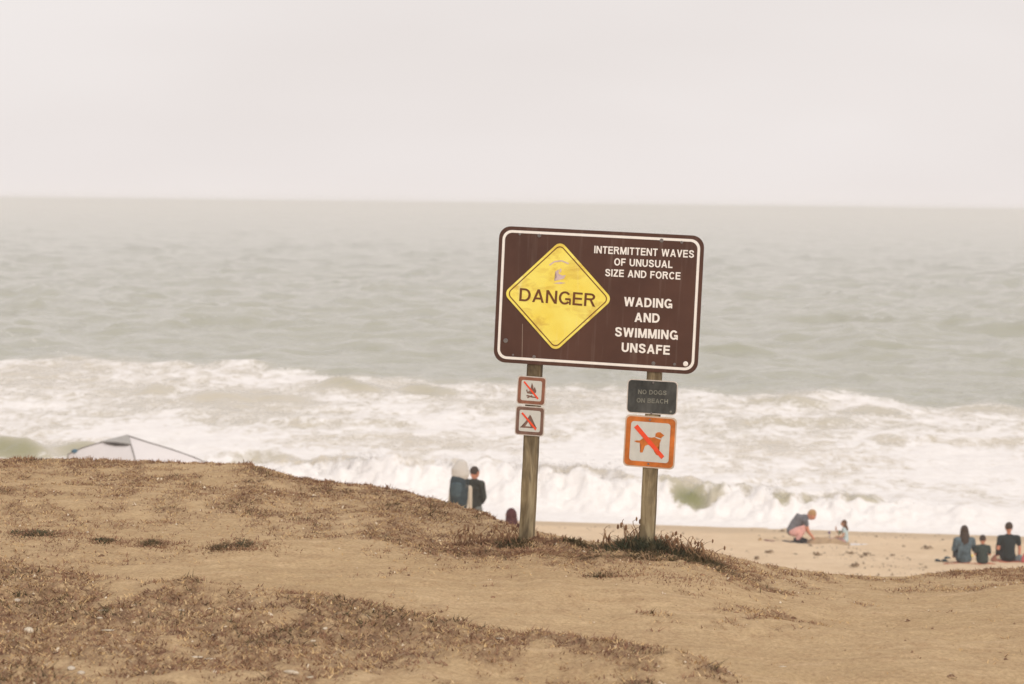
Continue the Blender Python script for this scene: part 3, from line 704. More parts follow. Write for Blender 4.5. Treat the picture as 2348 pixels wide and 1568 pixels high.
def stalk(bm, p, h, lean, r, n=7):
    """thin curling stem with a small dried head"""
    pts = []; cx, cy = lean; ph = random.uniform(0, 6.28)
    for k in range(n+1):
        t = k/n
        bend = t**2.2
        pts.append(Vector((p[0]+cx*bend+0.10*h*math.sin(t*6+ph), p[1]+cy*bend, p[2]+h*(t-0.22*t**4))))
    L = []
    for k, q in enumerate(pts):
        rr_ = r*(1-0.45*k/n); L.append([bm.verts.new(q+Vector((rr_*math.cos(a), rr_*math.sin(a), 0))) for a in (0, 2.09, 4.19)])
    for k in range(n):
        for i in range(3): bm.faces.new((L[k][i], L[k][(i+1) % 3], L[k+1][(i+1) % 3], L[k+1][i]))
    if random.random() < 0.72: return
    e = pts[-1]; d = (pts[-1]-pts[-2]).normalized(); hr = r*1.5
    ico = bmesh.ops.create_icosphere(bm, subdivisions=1, radius=hr)
    for v in ico['verts']: v.co = e + d*hr + Vector((v.co.x, v.co.y, v.co.z*2.2))
def plant(name, label, center, rx, ry, hgt, nfol, mat, stalks=(), cat='plant', group=None, seg=2):
    """center: foot on the bluff; stalks: (dx, height, lean x)"""
    e = empty(name, center); tag(e, label, cat, group)
    rx *= 1.15
    x = rng.normal(0, rx*0.5, nfol); y = rng.normal(0, ry*0.5, nfol)
    z = bluff_h(x+center.x, y+center.y)-center.z-0.01
    fall = np.exp(-(x/rx)**2-(y/ry)**2)
    h = hgt*(0.35+0.65*fall)*rng.uniform(0.35, 1.0, nfol)
    ln = rng.normal(0, 1, (nfol, 2))*h[:, None]*0.45 + np.stack([x, y], -1)*0.15
    blades('foliage', np.stack([x, y, z], -1), h, ln, rng.uniform(0.004, 0.009, nfol), mat, e, seg)
    if cat == 'low plant':
        m2 = int(nfol*0.9); x = rng.normal(rx*0.5, rx*0.95, m2); y = rng.normal(0, ry*0.7, m2); z = bluff_h(x+center.x, y+center.y)-center.z-0.005
        h = rng.uniform(0.006, 0.022, m2); tag(blades('dry_fringe', np.stack([x, y, z], -1), h, rng.normal(0, 1, (m2, 2))*h[:, None]*0.8, rng.uniform(0.004, 0.009, m2), MDRY, e, 1), kind='stuff')
    for dx, h, lx in stalks:
        yy_ = random.uniform(-0.4, 0.4)*ry
        bm = bmesh.new(); stalk(bm, (dx, yy_, float(bluff_h(center.x+dx, center.y+yy_))-center.z-0.01), h, (lx, random.uniform(-.02,.02)), random.uniform(0.0028, 0.0046))
        frombm('stalk', bm, MSTALK, e)
    return e
def z7(x, y): return zc(x, y, 1200, 1300, 3.0895)
def pl_at(px, Y):
    """foot of a plant seen at column px, at distance Y"""
    r = ray(px, 1250); x = r.x/r.y*Y; return Vector((x, Y, float(bluff_h(x, Y))))
def rnd_stalks(x0, x1, n, h0, h1, lean=0.04):
    return [(random.uniform(x0, x1), random.uniform(h0, h1), random.uniform(-lean, lean)) for _ in range(n)]
c = pl_at(1478, 9.98)
plant('dune_plant', 'largest dark green plant with curling dry stalks round the foot of the right post', c, 0.15, 0.13, 0.095, 2600, MGRN,
      [(-0.155,0.15,-0.055),(-0.13,0.10,-0.03),(-0.105,0.16,0.015),(-0.10,0.12,-0.02),(-0.07,0.19,-0.03),(-0.055,0.15,0.02),(-0.045,0.20,0.012),(-0.03,0.165,0.035),(-0.018,0.18,-0.01),
       (0.07,0.15,0.03),(0.055,0.12,-0.01),(0.09,0.13,0.03),(0.115,0.12,0.02)] + rnd_stalks(-0.19, -0.03, 14, 0.10, 0.17, 0.05) + rnd_stalks(-0.22, 0.15, 22, 0.06, 0.12))
c = pl_at(1573, 9.95)
plant('dune_plant', 'brown-green plant with upright dry stalks just right of the right post', c, 0.16, 0.12, 0.055, 1900, MOLV, rnd_stalks(-0.13, 0.08, 44, 0.085, 0.15, 0.03) + rnd_stalks(-0.12, 0.16, 20, 0.05, 0.09))
c = pl_at(1628, 10.1)
plant('dune_plant', 'low plant with a few looping stalks, farthest right on the mound edge', c, 0.13, 0.10, 0.04, 900, MDRY, [(0.0,0.085,0.02),(0.025,0.11,0.03),(0.04,0.10,-0.02),(-0.03,0.06,0.0),(-0.01,0.075,0.03),(-0.05,0.06,0.02)]+rnd_stalks(-0.12, 0.1, 12, 0.03, 0.06))
c = pl_at(1318, 10.15)
plant('dune_plant', 'small dark green tuft on the ridge midway between the two posts', c, 0.085, 0.08, 0.05, 1100, MOLV, rnd_stalks(-0.07, 0.1, 12, 0.03, 0.065))
c = pl_at(1395, 10.25)
plant('dune_plant', 'sparse dry tuft on the ridge, left of the big plant at the right post', c, 0.10, 0.06, 0.028, 500, MDRY, rnd_stalks(-0.1, 0.1, 14, 0.025, 0.055))
c = pl_at(1243, 10.0)
plant('dune_plant', 'low brown mat of plant hugging the right side of the left post', c, 0.09, 0.09, 0.032, 900, MDRY, rnd_stalks(-0.03, 0.1, 8, 0.02, 0.05))
c = pl_at(1120, 10.1)
plant('dune_plant', 'wide brown plant with many short upright stalks left of the left post', c, 0.22, 0.15, 0.042, 2600, MDRY, rnd_stalks(-0.15, 0.15, 60, 0.06, 0.125, 0.025))
c = pl_at(1175, 9.9)
plant('dune_plant', 'dark stalky plant tight against the left side of the left post', c, 0.08, 0.10, 0.05, 700, MOLV, [(0.0,0.14,-0.025),(0.01,0.12,-0.03),(-0.01,0.09,0.0)]+rnd_stalks(-0.06, 0.03, 8, 0.04, 0.09))
c = pl_at(1050, 9.75)
plant('dune_plant', 'flat thin brown plant trailing off at the left end of the mound', c, 0.16, 0.12, 0.025, 800, MDRY, rnd_stalks(-0.1, 0.1, 10, 0.02, 0.05))
c = pl_at(1500, 9.72)
plant('dune_plant', 'dark trailing mat in front of the foot of the right post', c, 0.34, 0.12, 0.028, 1800, MOLV, ())
c = pl_at(1215, 9.72)
plant('dune_plant', 'brown trailing mat in front of the foot of the left post', c, 0.34, 0.13, 0.028, 2600, MDRY, ())
# low green patches out on the slope to the left
for lab, px, py, rx, mt, nf in [('dark blue-green low plant patch at the far left of the slope, the largest one', 88, 1226, 0.10, MGRN, 1300),
        ('small dim green patch beside the left edge of the photo', 38, 1222, 0.035, MGRN, 220),
        ('small olive plant patch, second green patch from the left on the slope', 240, 1240, 0.06, MGRN, 600),
        ('pointed olive green tuft between the flat patches on the slope', 348, 1246, 0.055, MOLV, 800),
        ('flat dark plant patch on the slope, left one of the right-hand pair', 502, 1258, 0.06, MOLV, 600),
        ('flat grey-green plant patch on the slope, right one of the right-hand pair', 555, 1252, 0.07, MGRN, 700),
        ('green smudge of low plants on the bare soil below the two posts', 1385, 1322, 0.08, MOLV, 500),
        ('thin olive plant patch on the soil right of and below the right post', 1545, 1328, 0.10, MDRY, 500),
        ('dark crusted plant patch on the bluff edge at the right of the photo', 2318, 1325, 0.09, MDRY, 900),
        ('long brown plant streak on the bluff edge below the seated family', 2200, 1318, 0.10, MDRY, 600)]:
    q = onbluff(px, py); plant('low_plant', lab, q, rx, rx*1.9, 0.028 if mt is not MDRY else 0.016, int(nf*0.9), mt, (), 'low plant', group='low plant patches on the bluff')
# tufts that break the skyline of the bluff on the left
sx_, sy_, n_ = [], [], 520
a = np.concatenate([rng.uniform(-0.235, -0.02, 380), rng.normal(az_of(690), 0.008, 60), rng.normal(az_of(1105), 0.006, 80)])
yc = np.interp(a, C_az, C_Y)+rng.normal(0, 0.05, len(a)); x = a*yc
g_ = np.clip(fbm(a*60, a*0, 3, 401)+0.45, 0.1, 1.2)
rep = 4; x = np.repeat(x, rep)+rng.normal(0, 0.012, len(a)*rep); y = np.repeat(yc, rep); g_ = np.repeat(g_, rep)
h = rng.uniform(0.012, 0.05, len(x))*g_
tag(blades('skyline_tufts', np.stack([x, y, bluff_h(x, y)-0.004], -1), h, rng.normal(0, 0.35, (len(x), 2))*h[:, None], rng.uniform(0.004, 0.008, len(x)), MDRY, seg=2),
    'thin dry tufts along the skyline of the bluff at the left', 'dry grass', kind='stuff')

# pale driftwood, shells and stones in the near scrub
MSHELL = M('bleached_white_bits', (0.56,0.48,0.37), 0.35, 45)
MSTONE = M('pale_stone', (0.52,0.45,0.36), 0.2, 20)
def lump(name, p, sx_, sy_, sz, mat, seed, rz=0.0):
    bm = bmesh.new(); bmesh.ops.create_icosphere(bm, subdivisions=2, radius=1)
    r_ = random.Random(seed)
    off = [Vector((r_.uniform(-1,1), r_.uniform(-1,1), r_.uniform(-1,1))) for _ in range(6)]
    for v in bm.verts:
        k = 1+0.28*sum(math.sin(2.2*v.co.dot(o)+i) for i, o in enumerate(off))/3
        v.co = Vector((v.co.x*sx_*k, v.co.y*sy_*k, v.co.z*sz*k))
    o = frombm(name, bm, mat); o.location = p+Vector((0,0,sz*0.4)); o.rotation_euler = (0, 0, rz); return o
bits = [(66,1448,0.026,0.02,'shell','rounded white shell piece in the dark scrub at the left edge','w'),(18,1452,0.018,0.012,'shell','dull small shell piece just left of the rounded white one','w'),
 (250,1446,0.034,0.006,'stick','white bleached stick with a hooked end in the left scrub','s'),(164,1534,0.02,0.014,'stone','white stone near the bottom left, upper of a close pair','w'),
 (186,1545,0.02,0.012,'stone','pale stone near the bottom left, lower of a close pair','w'),(448,1508,0.036,0.007,'stick','long pale stick lying flat near the bottom, left piece of a line','s'),
 (482,1512,0.024,0.007,'stick','short pale stick at the right end of a line near the bottom','s'),(670,1545,0.032,0.012,'stick','broad white driftwood chip at the bottom of the photo','s'),
 (712,1554,0.022,0.007,'stick','thin driftwood chip right beside the broad white one','s'),(746,1443,0.014,0.009,'shell','bright shell at the middle of the lower scrub','w'),
 (718,1471,0.014,0.007,'shell','pale shell a little below and left of the bright one','w'),(1150,1465,0.02,0.004,'stick','short white stick on the hump edge below the left post','s'),
 (240,1400,0.026,0.005,'stick','thin pale straw-like stick in the upper left scrub','s'),(228,1418,0.018,0.007,'stick','slanting pale chip below the thin stick in the left scrub','s'),
 (306,1388,0.016,0.005,'stick','small pale chip right of the thin stick','s'),(415,1400,0.02,0.005,'stick','pale chip by itself in the upper middle of the scrub','s'),
 (548,1398,0.012,0.008,'shell','small shell close under the hump edge','w'),(480,1397,0.010,0.006,'shell','faint shell left of the small one under the hump edge','w'),
 (40,1378,0.018,0.012,'stone','dull pale stone in the upper left scrub by the edge','w'),(128,1497,0.014,0.009,'stone','small dull stone above the pair at bottom left','w'),
 (715,1388,0.010,0.007,'shell','tiny pale shell on the rim of the hump','w'),(1470,1238,0.012,0.008,'shell','pale fleck beside the foot of the right post','w'),
 (1338,1265,0.012,0.008,'stone','pale stone on the mound right of the left post','w'),(1275,1248,0.010,0.008,'stone','small pale stone on the mound close to the left post','w'),
 (1627,1483-180,0.010,0.006,'shell','white fleck at the foot of the plants right of the right post','w'),(200,1221,0.010,0.008,'stone','lone pale stone above the green patches on the slope','w'),
 (1795,1529,0.014,0.005,'stick','faint pale chip at the bottom right of centre','s')]
for i, (px, py, sx_, sz, nm, lab, ty) in enumerate(bits):
    q = onbluff(px, py)
    if ty == 'w': o = lump('pale_'+nm, q, sx_*0.62, sx_*0.6, sz*0.5, MSHELL if nm == 'shell' else MSTONE, i)
    else: o = lump('bleached_'+nm, q, sx_*0.8, sx_*0.2, sz*0.5, MSHELL, i, random.uniform(-0.3, 0.3))
    tag(o, lab, nm if nm != 'stick' else 'driftwood', 'pale bits lying in the bluff scrub')
# small clods
for i, (px, py, s_, lab) in enumerate([(2032,1321,0.042,'reddish clod on the bare bluff edge below the kneeling pair'),(1612,1319,0.014,'small dark clod on the soil right of the posts'),(1130,1262+108,0.009,'tiny dark clod alone on the smooth path'),(1688,1405,0.01,'small red-brown clod on the smooth soil at the right'),(287,1287,0.012,'small red-brown clod on the path at the left')]):
    tag(lump('soil_clod', onbluff(px, py), s_, s_*0.8, s_*0.36, MDRY, 50+i), lab, 'clod', 'soil clods on the bluff')
# uncounted crumbs of soil and shell
def crumbs():
    x, y = scatter(30000, 5.9, 12.5, 0.29, lambda x, y: 0.02+0.55*np.clip(cover(x, y), 0, 1))
    n = len(x); z = bluff_h(x, y); c = np.stack([x, y, z+0.001], -1); s = rng.exponential(0.0028, n)[:, None]+0.0015
    d = np.array([[1,0,0],[-.5,.8,0],[-.5,-.8,0],[0,0,1.0]])[None]*rng.uniform(0.6, 1.5, (n, 4, 1))
    v = (c[:, None]+d*s[:, None]).reshape(-1, 3); b = np.arange(n)[:, None]*4
    f = np.concatenate([b+np.array([0,1,3]), b+np.array([1,2,3]), b+np.array([2,0,3])])
    t = NT('soil_crumbs'); t.col(t.ramp(t.noise(60, 1), [(0.40, (0.18,0.10,0.06)), (0.56, (0.48,0.33,0.19)), (0.66, (0.78,0.66,0.50))])); t.rough(0.95, 0.1)
    tag(link('soil_crumbs', fast_mesh('soil_crumbs', v, f), t.m), 'small crumbs of soil and shell strewn over the bluff', 'soil crumbs', kind='stuff')
crumbs()
def twigs():
    x, y = scatter(9000, 5.9, 12.8, 0.29, lambda x, y: 0.5*np.clip(cover(x, y)-0.3, 0, 1))
    n = len(x); ln = rng.uniform(0.03, 0.11, n)[:, None]; a_ = rng.normal(0, 0.6, n)[:, None]; d = np.concatenate([np.cos(a_), np.sin(a_)], 1)*rng.choice([-1, 1], n)[:, None]
    o = blades('dead_stems', np.stack([x, y, bluff_h(x, y)+0.004], -1), rng.uniform(0.006, 0.03, n), d*ln, rng.uniform(0.003, 0.006, n), m_plant('grey_dead_stem', [(0.16,0.10,0.07),(0.38,0.27,0.17),(0.60,0.49,0.36)], 18), None, 2)
    tag(o, 'tangle of dead pale and dark stems lying in the bluff scrub', 'dead stems', kind='stuff')
twigs()

# ------------------------------------------------------------------ people
def loft(bm, pts, rad, n=10, cap=True):
    """tube of elliptical rings; rad entries r or (across x, depth)"""
    pts = [Vector(p) for p in pts]; rad = [(r, r) if not hasattr(r, '__len__') else r for r in rad]
    if cap:
        d0 = (pts[0]-pts[1]).normalized(); d1 = (pts[-1]-pts[-2]).normalized()
        a, b = rad[0], rad[-1]; ma, mb = min(a), min(b)
        pts = [pts[0]+d0*ma*0.9, pts[0]+d0*ma*0.6] + pts + [pts[-1]+d1*mb*0.6, pts[-1]+d1*mb*0.9]
        rad = [(a[0]*0.35, a[1]*0.35), (a[0]*0.78, a[1]*0.78)] + rad + [(b[0]*0.78, b[1]*0.78), (b[0]*0.35, b[1]*0.35)]
    L = []
    for i, p in enumerate(pts):
        t = (pts[min(i+1, len(pts)-1)]-pts[max(i-1, 0)]).normalized()
        ref = Vector((1,0,0)) if abs(t.x) < 0.85 else Vector((0,1,0))
        u = (ref - t*ref.dot(t)).normalized(); v = t.cross(u)
        L.append([bm.verts.new(p+u*rad[i][0]*math.cos(2*math.pi*k/n)+v*rad[i][1]*math.sin(2*math.pi*k/n)) for k in range(n)])
    for i in range(len(L)-1):
        for k in range(n): bm.faces.new((L[i][k], L[i][(k+1) % n], L[i+1][(k+1) % n], L[i+1][k]))
    bm.faces.new(L[0][::-1]); bm.faces.new(L[-1])
def ell(bm, c, r, sub=2):
    g = bmesh.ops.create_icosphere(bm, subdivisions=sub, radius=1); c = Vector(c)
    for v in g['verts']: v.co = Vector((v.co.x*r[0], v.co.y*r[1], v.co.z*r[2]))+c
def remeshed(name, bm, vox, mat, parent, smooth_it=4):
    bmesh.ops.recalc_face_normals(bm, faces=bm.faces[:])
    me = bpy.data.meshes.new('tmp'); bm.to_mesh(me); bm.free()
    o = bpy.data.objects.new('tmp', me); C.objects.link(o)
    md = o.modifiers.new('r', 'REMESH'); md.mode = 'VOXEL'; md.voxel_size = vox
    ms = o.modifiers.new('s', 'SMOOTH'); ms.iterations = smooth_it; ms.factor = 0.5
    dg = bpy.context.evaluated_depsgraph_get(); m2 = bpy.data.meshes.new_from_object(o.evaluated_get(dg))
    bpy.data.objects.remove(o); bpy.data.meshes.remove(me)
    return link(name, m2, mat, parent, True)
MSKIN = M('skin', (0.50,0.27,0.18), 0.08, 10, 0.6); MSKIN2 = M('ruddy_skin', (0.58,0.25,0.16), 0.08, 10, 0.6)  # second skin tone is redder than the first
MEYE = M('dark_eye', (0.02,0.015,0.01), 0.05); MLIP = M('lip', (0.40,0.14,0.10), 0.05)
V = Vector
def head(bm, c, s, fwd, up=V((0,0,1))):   # s: head size
    """head of height 0.23*s round c, looking along fwd"""
    fwd = fwd.normalized(); right = fwd.cross(up).normalized(); up = right.cross(fwd)
    T = lambda x, y, z: V(c)+right*x*s+fwd*y*s+up*z*s
    g = bmesh.ops.create_icosphere(bm, subdivisions=3, radius=1)
    for v in g['verts']:
        x, y, z = v.co; wdt = 0.076*(1-0.16*max(0, -z)); v.co = T(x*wdt, y*0.096+0.012*max(0,-z)*(1 if y > 0 else -0.8), z*0.115)
    loft(bm, [T(0, 0.088, 0.015), T(0, 0.108, -0.018), T(0, 0.102, -0.03)], [0.008*s, 0.013*s, 0.011*s], 6)   # nose
    loft(bm, [T(-0.02, 0.088, -0.055), T(0.02, 0.088, -0.055)], [0.009*s, 0.009*s], 6)                       # lips
    loft(bm, [T(-0.035, 0.082, 0.03), T(0.035, 0.082, 0.03)], [0.010*s, 0.010*s], 6)                         # brow
    for k in (-1, 1): loft(bm, [T(k*0.076, -0.005, -0.02), T(k*0.086, -0.012, 0.02)], [0.010*s, 0.013*s], 6)
    return T
def face_parts(T, s, parent):
    for k in (-1, 1):
        bm = bmesh.new(); ell(bm, T(k*0.03, 0.087, 0.008), (0.009*s,)*3, 1); frombm('eye', bm, MEYE, parent, True)
    bm = bmesh.new(); ell(bm, T(0, 0.098, -0.055), (0.02*s, 0.008*s, 0.005*s), 1); frombm('mouth', bm, MLIP, parent, True)
def hand(bm, w_, d, s=1.0, side=1):
    """palm and five fingers from wrist w_ pointing along d"""
    d = V(d).normalized(); u = d.cross(V((0,0,1)))
    u = u.normalized() if u.length > 0.1 else V((1,0,0)); nrm = u.cross(d)
    w_ = V(w_); palm = w_+d*0.075*s
    loft(bm, [w_, w_+d*0.04*s, palm], [0.026*s, 0.033*s, 0.034*s], 8)
    for k, (off, ln) in enumerate(((-0.027,0.062),(-0.009,0.072),(0.009,0.068),(0.027,0.052))):
        b = palm+u*off*s; m_ = b+d*ln*0.5*s; e_ = m_+(d-nrm*0.5).normalized()*ln*0.5*s
        loft(bm, [b, m_, e_], [0.0095*s, 0.009*s, 0.008*s], 6)
    b = w_+d*0.03*s+u*side*0.03*s
    loft(bm, [b, b+(d*0.7+u*side*0.8)*0.035*s, b+(d*1.2+u*side*0.7)*0.055*s], [0.012*s, 0.010*s, 0.009*s], 6)

def person(label, base, rz, s, J, cloth, hairf, face=True, group=None, skin=MSKIN, vox=0.0075, hs=1.12):
    """J: joints in metres before scale: pelvis, waist, chest, neck, head, fwd, L/R shoulder elbow wrist handdir hip knee ankle toe"""
    e = empty('person', base, (0, 0, rz)); e.scale = (s, s, s); tag(e, label, 'person', group)
    g = {k: V(v) for k, v in J.items()}
    bm = bmesh.new()
    loft(bm, [g['pelvis'], g['waist'], g['chest'], g['chest'].lerp(g['neck'], 0.6)], [(0.155,0.115),(0.130,0.095),(0.165,0.11),(0.11,0.08)], 14)
    loft(bm, [g['chest'].lerp(g['neck'], 0.5), g['neck'], g['head']-V((0,0,0.05))], [0.07, 0.052, 0.052], 10)
    T = head(bm, g['head']+V((0,0,0.10*(hs-1))), hs, g['fwd'], g.get('up', V((0,0,1))))
    loft(bm, [g['shl'], g['chest'].lerp(g['neck'], 0.45), g['shr']], [0.058, 0.07, 0.058], 10)
    for k, sg in (('l', -1), ('r', 1)):
        sh, el_, wr = g['sh'+k], g['el'+k], g['wr'+k]
        loft(bm, [sh, sh.lerp(el_, 0.5), el_, el_.lerp(wr, 0.4), wr], [0.058, 0.047, 0.040, 0.038, 0.025], 10)
        hand(bm, wr, g['hd'+k], 1.0, -sg)
        hp, kn, an, to = g['hip'+k], g['kn'+k], g['an'+k], g['to'+k]
        loft(bm, [hp, hp.lerp(kn, 0.4), kn, kn.lerp(an, 0.35), an], [0.092, 0.08, 0.056, 0.056, 0.036], 12)
        loft(bm, [an-(to-an)*0.25, an.lerp(to, 0.4), to], [0.036, 0.038, 0.028], 8)
    b = remeshed('body', bm, vox, skin, e)
    if face: face_parts(T, 1.0, b)
    def tor(r):
        return [(0.155+r,0.115+r),(0.132+r,0.098+r),(0.168+r,0.113+r),(0.125+r,0.088+r)]
    for kind, mt, par in cloth:
        bm = bmesh.new()
        if kind in ('tee', 'jacket', 'tank'):
            r = {'tee': 0.016, 'jacket': 0.030, 'tank': 0.012}[kind]
            loft(bm, [g['pelvis'], g['waist'], g['chest'], g['chest'].lerp(g['neck'], 0.55)], tor(r), 16)
            cn = g['chest'].lerp(g['neck'], 0.42)
            loft(bm, [g['shl'], cn, g['shr']], [0.062+r*0.7, 0.082+r*0.7, 0.062+r*0.7], 12)
            for k in 'lr':
                sh, el_, wr = g['sh'+k], g['el'+k], g['wr'+k]
                if kind == 'tank': continue
                if kind == 'tee': loft(bm, [sh, sh.lerp(el_, par*0.5), sh.lerp(el_, par)], [0.073, 0.069, 0.064], 12)
                else: loft(bm, [sh, sh.lerp(el_, 0.5), el_, el_.lerp(wr, 0.5), wr], [0.08, 0.068, 0.060, 0.054, 0.044], 12)
            remeshed({'tee': 'shirt', 'jacket': 'jacket', 'tank': 'top'}[kind], bm, 0.012, mt, e, 3)
        elif kind in ('shorts', 'trousers'):
            loft(bm, [g['pelvis'].lerp(g['waist'], 0.35), g['pelvis']], [(0.15,0.115),(0.170,0.13)], 14)
            for k in 'lr':
                hp, kn, an = g['hip'+k], g['kn'+k], g['an'+k]
                if kind == 'shorts': loft(bm, [hp, hp.lerp(kn, 0.4), hp.lerp(kn, par)], [0.108, 0.098, 0.088], 14)
                else: loft(bm, [hp, hp.lerp(kn, 0.4), kn, kn.lerp(an, 0.4), an.lerp(kn, 0.05)], [0.106, 0.094, 0.074, 0.07, 0.055], 14)
            remeshed(kind, bm, 0.012, mt, e, 3)
        elif kind == 'shoes':
            for k in 'lr':
                bm2 = bmesh.new(); an, to = g['an'+k], g['to'+k]
                loft(bm2, [an-(to-an)*0.32, an.lerp(to, 0.4), to+(to-an)*0.1], [0.046, 0.050, 0.038], 10); remeshed('shoe', bm2, 0.010, mt, e, 2)
            bm.free()
    bm = bmesh.new(); mt, nm = hairf(bm, T); remeshed(nm, bm, 0.009, mt, e, 2)
    return e
def hair_short(mt, nm='hair'):
    def f(bm, T):
        g = bmesh.ops.create_icosphere(bm, subdivisions=3, radius=1)
        for v in g['verts']:
            x, y, z = v.co; k = 1+0.05*math.sin(9*x+5*z)*math.cos(8*y)
            v.co = T(x*0.086*k, -0.018+y*0.094*k, 0.030+max(z, -0.75)*0.100*k)
        return mt, nm
    return f
def hair_long(mt, length=0.33):
    def f(bm, T):
        hair_short(mt)(bm, T)
        loft(bm, [T(0,-0.03,0.02), T(0,-0.075,-0.08), T(0,-0.105,-0.18), T(0,-0.125,-length)], [(0.088,0.06),(0.092,0.05),(0.10,0.045),(0.085,0.03)], 12)
        for k in (-1, 1): loft(bm, [T(k*0.07,-0.02,0), T(k*0.085,-0.05,-0.12), T(k*0.08,-0.09,-length*0.9)], [0.03,0.03,0.02], 8)
        return mt, 'hair'
    return f
def base_stand():
    J = dict(pelvis=(0,0,0.95), waist=(0,0.01,1.10), chest=(0,0,1.32), neck=(0,0.0,1.50), head=(0,0.02,1.63), fwd=(0,1,0))
    for k, sg in (('l', -1), ('r', 1)):
        J.update({'sh'+k:(sg*0.19,0,1.42), 'el'+k:(sg*0.24,-0.02,1.13), 'wr'+k:(sg*0.23,0.08,0.90), 'hd'+k:(0,0.15,-1),
                  'hip'+k:(sg*0.09,0,0.90), 'kn'+k:(sg*0.11,0.03,0.50), 'an'+k:(sg*0.12,0,0.08), 'to'+k:(sg*0.13,0.15,0.035)})
    return J
def base_sit():
    J = dict(pelvis=(0,0,0.13), waist=(0,-0.01,0.30), chest=(0,0.03,0.50), neck=(0,0.05,0.67), head=(0,0.07,0.80), fwd=(0,1,-0.05))
    for k, sg in (('l', -1), ('r', 1)):
        J.update({'sh'+k:(sg*0.20,0.03,0.58), 'el'+k:(sg*0.255,0.08,0.31), 'wr'+k:(sg*0.20,0.28,0.30), 'hd'+k:(-sg*0.3,1,0),
                  'hip'+k:(sg*0.10,0.05,0.11), 'kn'+k:(sg*0.13,0.44,0.38), 'an'+k:(sg*0.11,0.62,0.07), 'to'+k:(sg*0.12,0.80,0.04)})
    return J
HDARK = M('dark_brown_hair', (0.045,0.028,0.02), 0.3, 20, 0.7); HMAR = M('maroon_hair', (0.075,0.022,0.024), 0.3, 20, 0.7)
HBRN = M('brown_hair', (0.11,0.055,0.03), 0.3, 20, 0.7); HBLD = M('sandy_hair', (0.40,0.24,0.11), 0.2, 20, 0.8)
def beach_at(px, Y, dz=0.0):
    r = ray(px, 1150); x = r.x/r.y*Y; return V((x, Y, float(beach_h(x, Y))+dz))

# standing pair seen over the bluff
YS = 46.0
J = base_stand(); J.update(elr=(0.25,0.02,1.13), wrr=(0.10,0.15,1.00), hdr=(-0.7,0.3,-0.4), ell=(-0.24,0.05,1.13), wrl=(-0.16,0.22,1.00), hdl=(0.3,0.6,-0.5), fwd=(0.15,1.0,-0.15))
person('person in a dark jacket with short dark hair standing beside the backpack wearer', beach_at(1087, YS+0.35), R(-35), 1.0, J,
       [('jacket', M('black_green_jacket', (0.028,0.032,0.026), 0.6, 7), 0), ('trousers', M('grey_trousers', (0.15,0.16,0.15), 0.2), 0), ('shoes', HDARK, 0)], hair_short(HDARK), skin=MSKIN2)
J = base_stand(); J.update(shr=(0.175,0,1.42), elr=(0.195,0.00,1.12), wrr=(0.205,0.03,0.88), fwd=(0.5,0.85,-0.25))
pa = beach_at(1057, YS-0.3)
person('person in a cream long-sleeved top standing and wearing a tall navy carrier pack', pa, 0, 0.93, J,
       [('jacket', M('cream_top', (0.60,0.52,0.42), 0.08), 0), ('trousers', M('navy_trousers', (0.03,0.04,0.05), 0.2), 0), ('shoes', HDARK, 0)], hair_short(HDARK))
bag = empty('carrier_pack', V((P(1053, 1160, YS-0.3).x, YS-0.60, P(1053, 1163, YS-0.6).z))); tag(bag, 'tall navy carrier pack with pale rounded sunshade on the standing person', 'backpack')
MNAVY = M('navy_fabric', (0.028,0.045,0.055), 0.35, 8); MNAVY2 = M('blue_grey_fabric', (0.055,0.085,0.10), 0.3, 8)
bm = bmesh.new(); loft(bm, [(0.05,0,-0.02),(0.0,-0.01,0.12),(-0.02,-0.02,0.36),(-0.02,-0.02,0.58)], [(0.13,0.09),(0.19,0.14),(0.185,0.15),(0.17,0.13)], 16); remeshed('pack_body', bm, 0.013, MNAVY, bag)
bm = bmesh.new(); loft(bm, [(-0.05,-0.13,0.27),(-0.05,-0.14,0.50)], [(0.11,0.05),(0.12,0.05)], 12); remeshed('pocket', bm, 0.012, MNAVY2, bag)
MSHADE = M('pale_grey_mesh_cloth', (0.56,0.53,0.49), 0.06, 10)
bm = bmesh.new(); loft(bm, [(0.03,0,0.68),(0.02,0,0.80),(0.05,0.0,0.92)], [(0.19,0.13),(0.19,0.13),(0.13,0.10)], 16); remeshed('sunshade', bm, 0.012, MSHADE, bag)
for k in (-1, 1):
    bm = bmesh.new(); loft(bm, [(k*0.12+0.05,0.10,0.15),(k*0.13+0.05,0.16,0.45),(k*0.12+0.05,0.30,0.56)], [0.018,0.018,0.018], 6); frombm('strap', bm, MNAVY, bag, True)
J = base_stand()
pc_ = P(1172, 1205, 37.0)
gz = float(beach_h(pc_.x, 37.0)); hs = (P(1172, 1174, 37.0).z-gz)/1.765
person('person with maroon hair whose head shows over the bluff beside the left post', V((pc_.x, 37.0, gz)), R(10), hs, J,
       [('jacket', M('maroon_top', (0.10,0.03,0.035), 0.2), 0), ('trousers', MNAVY, 0)], (lambda bm, T: (hair_long(HMAR, 0.20)(bm, T))), hs=1.45)

